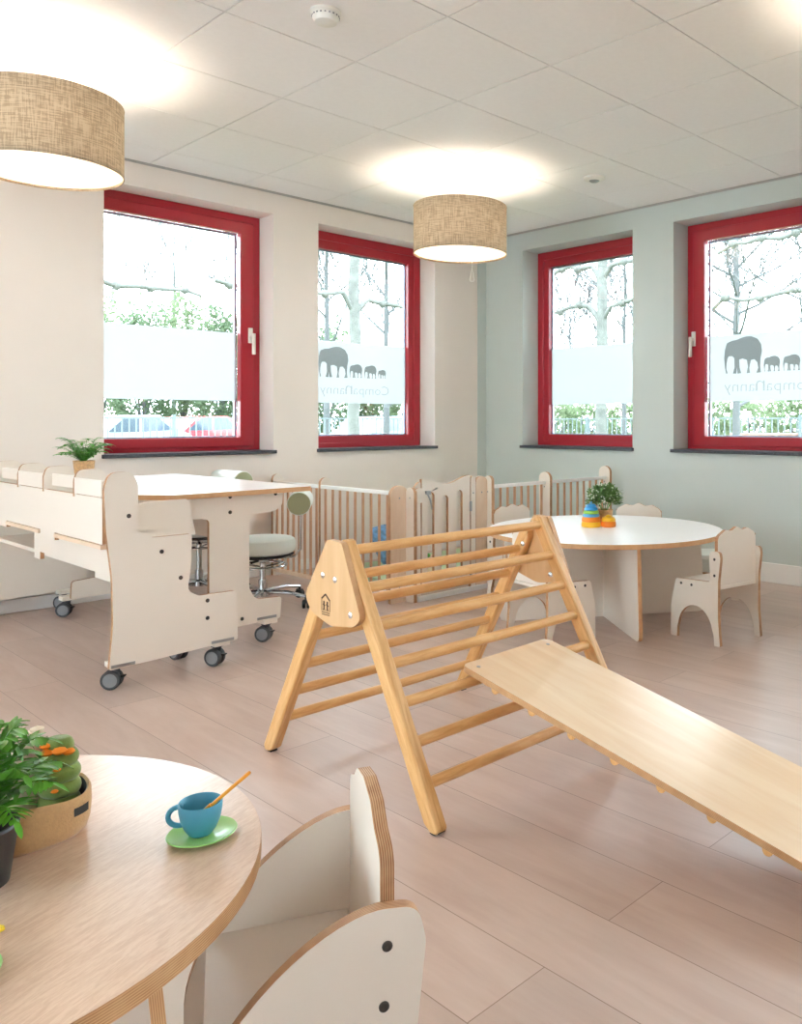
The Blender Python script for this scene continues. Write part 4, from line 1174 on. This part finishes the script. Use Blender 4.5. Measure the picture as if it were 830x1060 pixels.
for k, (z, rx) in enumerate(((.012, .027), (.033, .0275), (.054, .028), (.075, .0275), (.095, .025), (.112, .019))):
    q = B(); q.lathe([(.0001, -.0115)]+[(rx-.009+.009*math.cos(a_), .0115*math.sin(a_)) for a_ in [(-.5+j/8)*PI for j in range(9)]]+[(.0001, .0115)], 30, 0, Matrix.Translation((0, 0, z)), sx=1.05, sy=.9); q.build('padded_roll', 'cloth_green', toy, ang=80)
for (x, y, z, r) in ((.010, -.016, .110, .010), (-.006, -.018, .108, .009), (.018, -.008, .106, .009), (.012, -.026, .088, .006), (-.012, -.024, .07, .005), (.010, -.028, .058, .005), (-.01, -.015, .116, .008)):
    q = B(); q.lathe([(.0001, -.5), (.7, -.35), (1, 0), (.7, .35), (.0001, .5)], 14, 0, Matrix.Translation((x, y, z)) @ Matrix.Scale(r, 4)); q.build('orange_patch', 'cloth_orange', toy)
tq = at(24, 1.175)
t2 = empty('plush_animal', (tq[0], tq[1], ZT+.006), bk.rotation_euler[2], 'cream plush toy peeping out behind the fern leaves, at the back of the basket', 'toy')
q = B(); q.lathe([(.0001, .0), (.022, .004), (.026, .04), (.02, .075), (.024, .095), (.026, .11), (.018, .128), (.0001, .134)], 22); q.build('body', 'cloth_cream', t2)
for s in (-1, 1):
    q = B(); q.lathe([(.0001, -.008), (.009, -.004), (.009, .004), (.0001, .008)], 12); q.build('ear', 'cloth_cream', t2, Matrix.Translation((s*.017, 0, .13)))

# ------------------------------------------------------------------ outside
tag(B().box((-60, TH+.001, -.35), (80, 90, -.18)).build('ground_north', 'grass', smooth=False), kind='structure')
tag(B().box((TH+.001, -60, -.35), (80, TH, -.18)).build('ground_east', 'grass', smooth=False), kind='structure')
def steel_fence(p0, p1, label):
    p0 = Vector(p0); p1 = Vector(p1); L = (p1-p0).length; d = (p1-p0)/L
    t = empty('railing', (p0.x, p0.y, -.18), math.atan2(d.y, d.x), label, 'fence')
    n = int(L/2.4); w = L/n
    for k in range(n):
        b = B(); b.box((k*w, -.012, 1.28), (k*w+w, .012, 1.31)); b.box((k*w, -.012, .12), (k*w+w, .012, .15))
        m = 20
        for j in range(m):
            x = k*w+w*(j+.5)/m; b.box((x-.010, -.01, .15), (x+.010, .01, 1.28))
        b.build('railing_panel', 'fence_steel', t, smooth=False)
    for k in range(n+1):
        b = B(); b.box((k*w-.03, -.03, 0), (k*w+.03, .03, 1.36)); b.build('railing_post', 'fence_steel', t, smooth=False)
steel_fence((-8, 10.5, 0), (9.5, 10.5, 0), 'grey steel bar railing outside the two left-hand windows')
steel_fence((10.5, 10, 0), (10.5, -6, 0), 'grey steel bar railing outside the two right-hand windows')

def espalier(loc, ang, tiers, half, r, label, seed, h=5.2):
    random.seed(seed)
    t = empty('pollard_tree', loc, ang, label, 'tree', 'pollarded trees with horizontal branches')
    b = B(); b.tube([(random.uniform(-.03, .03), random.uniform(-.03, .03), z) for z in [0, .6, 1.3, 2, 2.7, 3.4, 4.1, h]], [r*1.25, r, r, r*.95, r*.95, r*.9, r*.8, r*.5], 10)
    b.build('trunk', 'bark', t, ang=60)
    for z in tiers:
        for s in (-1, 1):
            q = B(); pts = [(0, 0, z-.25)]; L = half*random.uniform(.9, 1.05); n = 9
            rr = [r*.5]
            for k in range(1, n+1):
                f = k/n; pts.append((s*L*f, random.uniform(-.06, .06), z+random.uniform(-.06, .06)-(.06 if k == n else 0))); rr.append(r*.42*(1-.35*f)*random.uniform(.8, 1.35))
            q.tube(pts, rr, 8)
            # knuckles with short twigs
            for k in range(2, n+1, 2):
                p = Vector(pts[k]); q.lathe([(.0001, -.09), (.07, -.05), (.09, 0), (.07, .06), (.0001, .09)], 7, 0, Matrix.Translation(p) @ Matrix.Scale(.8, 4))
                for j in range(3):
                    a = random.uniform(0, 2*PI); q.tube([p, p+Vector((math.cos(a)*.16, math.sin(a)*.1, random.uniform(.0, .22)))], [.014, .004], 4)
            q.build('branch', 'bark', t, ang=60)
def bare_tree(loc, h, r, label, seed, levels=5, mr=.0, spread=.55, rise=.35, mat='twig', nb=7, first=.25, name='bare_tree'):
    random.seed(seed)
    t = empty(name, loc, 0, label, 'tree')
    b = B(); tr = B()
    n = 10
    pts = [Vector((random.uniform(-.02, .02)*h*.3*k/n, random.uniform(-.02, .02)*h*.3*k/n, h*k/n)) for k in range(n+1)]
    tr.tube(pts, [r*(1-.85*k/n)+.004 for k in range(n+1)], 8)
    def grow(p, d, L, rr, lv):
        m = 4; q = [p]; dd = d.copy()
        for k in range(m):
            dd = (dd+Vector((random.uniform(-.16, .16), random.uniform(-.16, .16), random.uniform(-.02, .16)))).normalized(); q.append(q[-1]+dd*L/m)
        b.tube(q, [max(mr, rr*(1-.6*k/m)) for k in range(m+1)], 5 if lv > 1 else 3, caps=False)
        if lv > 0:
            for k in range(2, m+1):
                for j in range(1 if lv > 2 else 2):
                    nd = (dd+Vector((random.uniform(-.8, .8), random.uniform(-.8, .8), random.uniform(-.2, .6)))).normalized()
                    grow(q[k], nd, L*random.uniform(.5, .7), rr*.5, lv-1)
    for k in range(nb*2):
        f = first+(1-first)*k/(nb*2)
        p = pts[min(n-1, int(f*n))].lerp(pts[min(n, int(f*n)+1)], f*n-int(f*n))
        a = k*2.4+random.uniform(-.3, .3)
        d = Vector((math.cos(a), math.sin(a), rise+.3*f)).normalized()
        grow(p, d, h*spread*(1-f*.75)*.6, r*.42*(1-f*.7)+.004, levels-2)
    tr.build('trunk', mat, t, ang=60); b.build('branches', mat, t, ang=60)
espalier(at(367, 13.2, -.18), 0, (3.18, 4.05), 2.5, .095, 'pollarded tree whose trunk stands in the second window', 21)
espalier(at(40, 12.0, -.18), 0, (3.35, 4.6), 2.35, .095, 'pollarded tree reaching a horizontal branch across the first window', 22)
espalier(at(622, 12.5, -.18), PI/2, (2.95, 3.58), 1.9, .085, 'pollarded tree with horizontal branches whose trunk stands in the third window', 23)
espalier(at(900, 10.5, -.18), PI/2, (2.95, 3.75), 2.3, .085, 'pollarded tree reaching branches into the fourth window from the right', 24)
bare_tree(at(762, 15.9, -.18), 7.5, .085, 'slender bare tree with fine upward branches in the fourth window', 31, 5, .007, .62, .35, nb=17, first=.2)
bare_tree(at(646, 21.2, -.18), 7.0, .07, 'thin bare tree right beside the trunk in the third window', 32, 5, .007, .5, .5, nb=8, first=.35)
bare_tree(at(180, 46, -.18), 13, .14, 'wide bare tree showing above the branch in the first window', 33, 5, .010, .6, .9, nb=8, first=.2)
bare_tree(at(100, 62, -.18), 16, .12, 'bare tree at the left side of the first window', 34, 5, .010, .6, .9, nb=6, first=.25)
bare_tree(at(256, 70, -.18), 15, .11, 'low bare tree at the right side of the first window', 35, 5, .010, .6, .9, nb=6, first=.25)
bare_tree(at(400, 17, -.18), 7.5, .07, 'bare tree with crossing branches at the right side of the second window', 36, 5, .008, .6, .6, nb=8, first=.2)
bare_tree(at(338, 22, -.18), 8.5, .1, 'bare tree at the left side of the second window', 37, 5, .01, .6, .7, nb=7, first=.25)
bare_tree(at(835, 20, -.18), 8, .09, 'bare tree at the right edge of the fourth window', 38, 5, .008, .6, .5, nb=8, first=.22)
bare_tree(at(590, 28, -.18), 5.6, .08, 'distant low bare tree at the left side of the third window', 39, 4, .012, .7, .6, nb=7, first=.25)

def bush(loc, rx, ry, h, n, ls, mat, label, seed, name='shrub', cat='shrub', inner='hedge'):
    random.seed(seed)
    t = empty(name, loc, 0, label, cat)
    b = B()
    for k in range(n):
        u = random.uniform(-1, 1); a = random.uniform(0, 2*PI); s = math.sqrt(1-u*u); q = random.uniform(.72, 1.0)
        lump = 1+.14*math.sin(a*3+seed)+.1*math.sin(u*6+seed*2+a*2)
        p = Vector((rx*s*math.cos(a)*q*lump, ry*s*math.sin(a)*q*lump, h*(.5+.5*u*q*lump)))
        d = Vector((random.uniform(-1, 1), random.uniform(-1, 1), random.uniform(-.4, 1))).normalized()
        e = Vector((random.uniform(-1, 1), random.uniform(-1, 1), random.uniform(-1, 1))); sd = d.cross(e).normalized()
        L = ls*random.uniform(.6, 1.3)
        b.add([tuple(p-sd*L*.3), tuple(p+d*L*.5-sd*L*.1+e*.02), tuple(p+d*L), tuple(p+sd*L*.3)], [(0, 1, 2, 3)])
    b.build('foliage', mat, t, smooth=False)
    s = B(); s.tube([(0, 0, 0), (.1, .05, h*.35), (-.05, 0, h*.7)], [.09, .07, .03], 7); 
    for k in range(5):
        a = 2*PI*k/5; s.tube([(0, 0, h*.15), (rx*.5*math.cos(a), ry*.5*math.sin(a), h*.6)], [.05, .02], 6)
    s.build('stems', 'twig', t)
bs = [(60, 33, 1.3, 6.2), (103, 36, 1.3, 6.5), (148, 33, 1.3, 5.9), (190, 36, 1.3, 6.8), (228, 33, 1.2, 5.8), (264, 36, 1.2, 5.9),
      (338, 33, 1.4, 5.0), (390, 35, 1.1, 3.4), (442, 36, 1.0, 3.0)]
wh = ['at the far left of the first window', 'at the left of the first window', 'left of the middle of the first window', 'in the middle of the first window', 'at the right of the first window', 'behind the handle side of the first window', 'at the left of the second window', 'right of the trunk in the second window', 'at the right of the second window']
for i, (px, d, r, h) in enumerate(bs):
    bush(at(px, d, -.18), r, r*.8, h, 4600, .19, 'leaf_out' if i % 2 else 'leaf_out2', 'pale green leafy shrub beyond the railing, '+wh[i], 50+i)
ws = [(570, 24, 1.2, 1.9, 'at the left of the third window'), (603, 27, 1.1, 2.0, 'left of the trunk in the third window'), (655, 24, 1.0, 1.9, 'right of the trunk in the third window'), (732, 24, 1.0, 2.0, 'at the left of the fourth window'), (775, 26, 1.1, 2.0, 'in the middle of the fourth window'), (819, 23, .9, 2.0, 'at the right of the fourth window'), (874, 24, 1.0, 2.0, 'past the right edge of the fourth window')]
for i, (px, d, r, h, w) in enumerate(ws):
    bush(at(px, d, -.18), r, r*.8, h, 1100, .2, 'leaf_out', 'low green shrub beyond the railing, '+w, 70+i)

def car(loc, rz, mat, label):
    t = empty('car', loc, rz, label, 'car')
    L = 2.05
    side = fillet([(-L, .28, .05), (-L, .70, .15), (-L+.15, .86, .1), (-1.15, .93, .1), (-.55, 1.38, .25), (.75, 1.42, .3), (1.55, .98, .2), (L-.05, .85, .15), (L, .40, .1), (L-.05, .28, .05)], 5)
    b = B(); b.plate(side, 1.66, (), 0, 0, Matrix(((1, 0, 0, 0), (0, 0, 1, -.83), (0, 1, 0, 0), (0, 0, 0, 1)))); b.build('body', mat, t, bevel=.06, seg=3)
    g = B()
    for y in (-.835, .832):
        g.plate(fillet([(-1.0, .95, .03), (-.48, 1.32, .08), (.05, 1.34, .02), (.05, .95, .02)], 3), .004, (), 0, 0, Matrix(((1, 0, 0, 0), (0, 0, 1, y), (0, 1, 0, 0), (0, 0, 0, 1))))
        g.plate(fillet([(.12, .95, .02), (.12, 1.34, .02), (.72, 1.35, .08), (1.28, .99, .03)], 3), .004, (), 0, 0, Matrix(((1, 0, 0, 0), (0, 0, 1, y), (0, 1, 0, 0), (0, 0, 0, 1))))
    g.build('side_windows', 'car_glass', t)
    for x in (-1.25, 1.3):
        for y in (-.74, .74):
            w = B(); w.lathe([(.0001, -.1), (.2, -.1), (.22, -.11), (.31, -.1), (.32, -.06), (.32, .06), (.31, .1), (.22, .11), (.2, .1), (.0001, .1)], 24, 0, Matrix.Translation((x, y, .32)) @ Matrix.Rotation(PI/2, 4, 'X')); w.build('wheel', 'dgrey', t)
car(at(198, 27, -.18), 0.35, 'car_red', 'red car parked behind the railing, seen low in the first window')
car(at(118, 22.5, -.18), 0.4, 'car_white', 'white car parked at the left of the red car in the first window')
car(at(392, 27, -.18), 0.3, 'car_blue', 'blue-grey car parked behind the railing, seen low in the second window')
b = B(); b.box((-.55, -.4, .08), (.55, .4, .75)); b.box((-.58, -.43, .75), (.58, .43, .82)); o = b.build('waste_container', 'bin_blue', bevel=.02); o.location = at(748, 18.6, -.18); o.rotation_euler = (0, 0, .8)
tag(o, 'blue waste container behind the railing in the fourth window', 'container')
b = B(); b.box((-1.2, -.15, 0), (1.2, .15, .95)); b.box((-1.25, -.2, .95), (1.25, .2, 1.0)); o = b.build('garden_wall', 'garden_wall', bevel=.01); o.location = at(822, 16.5, -.18); o.rotation_euler = (0, 0, -.75)
tag(o, 'low reddish garden wall behind the railing at the right of the fourth window', 'wall')

# ------------------------------------------------------------------ light and view
w = bpy.data.worlds.new('world'); sc.world = w; w.use_nodes = True
bg = w.node_tree.nodes['Background']; bg.inputs[0].default_value = (.80, .91, 1.0, 1); bg.inputs[1].default_value = 5.8
sc.view_settings.view_transform = 'Standard'; sc.view_settings.look = 'None'; sc.view_settings.gamma = 1; sc.view_settings.use_curve_mapping = False
sc.view_settings.exposure = 1.62
sc.cycles.max_bounces = 12; sc.cycles.diffuse_bounces = 8; sc.cycles.transparent_max_bounces = 16
sc.cycles.sample_clamp_indirect = 6
sc.cycles.use_denoising = True
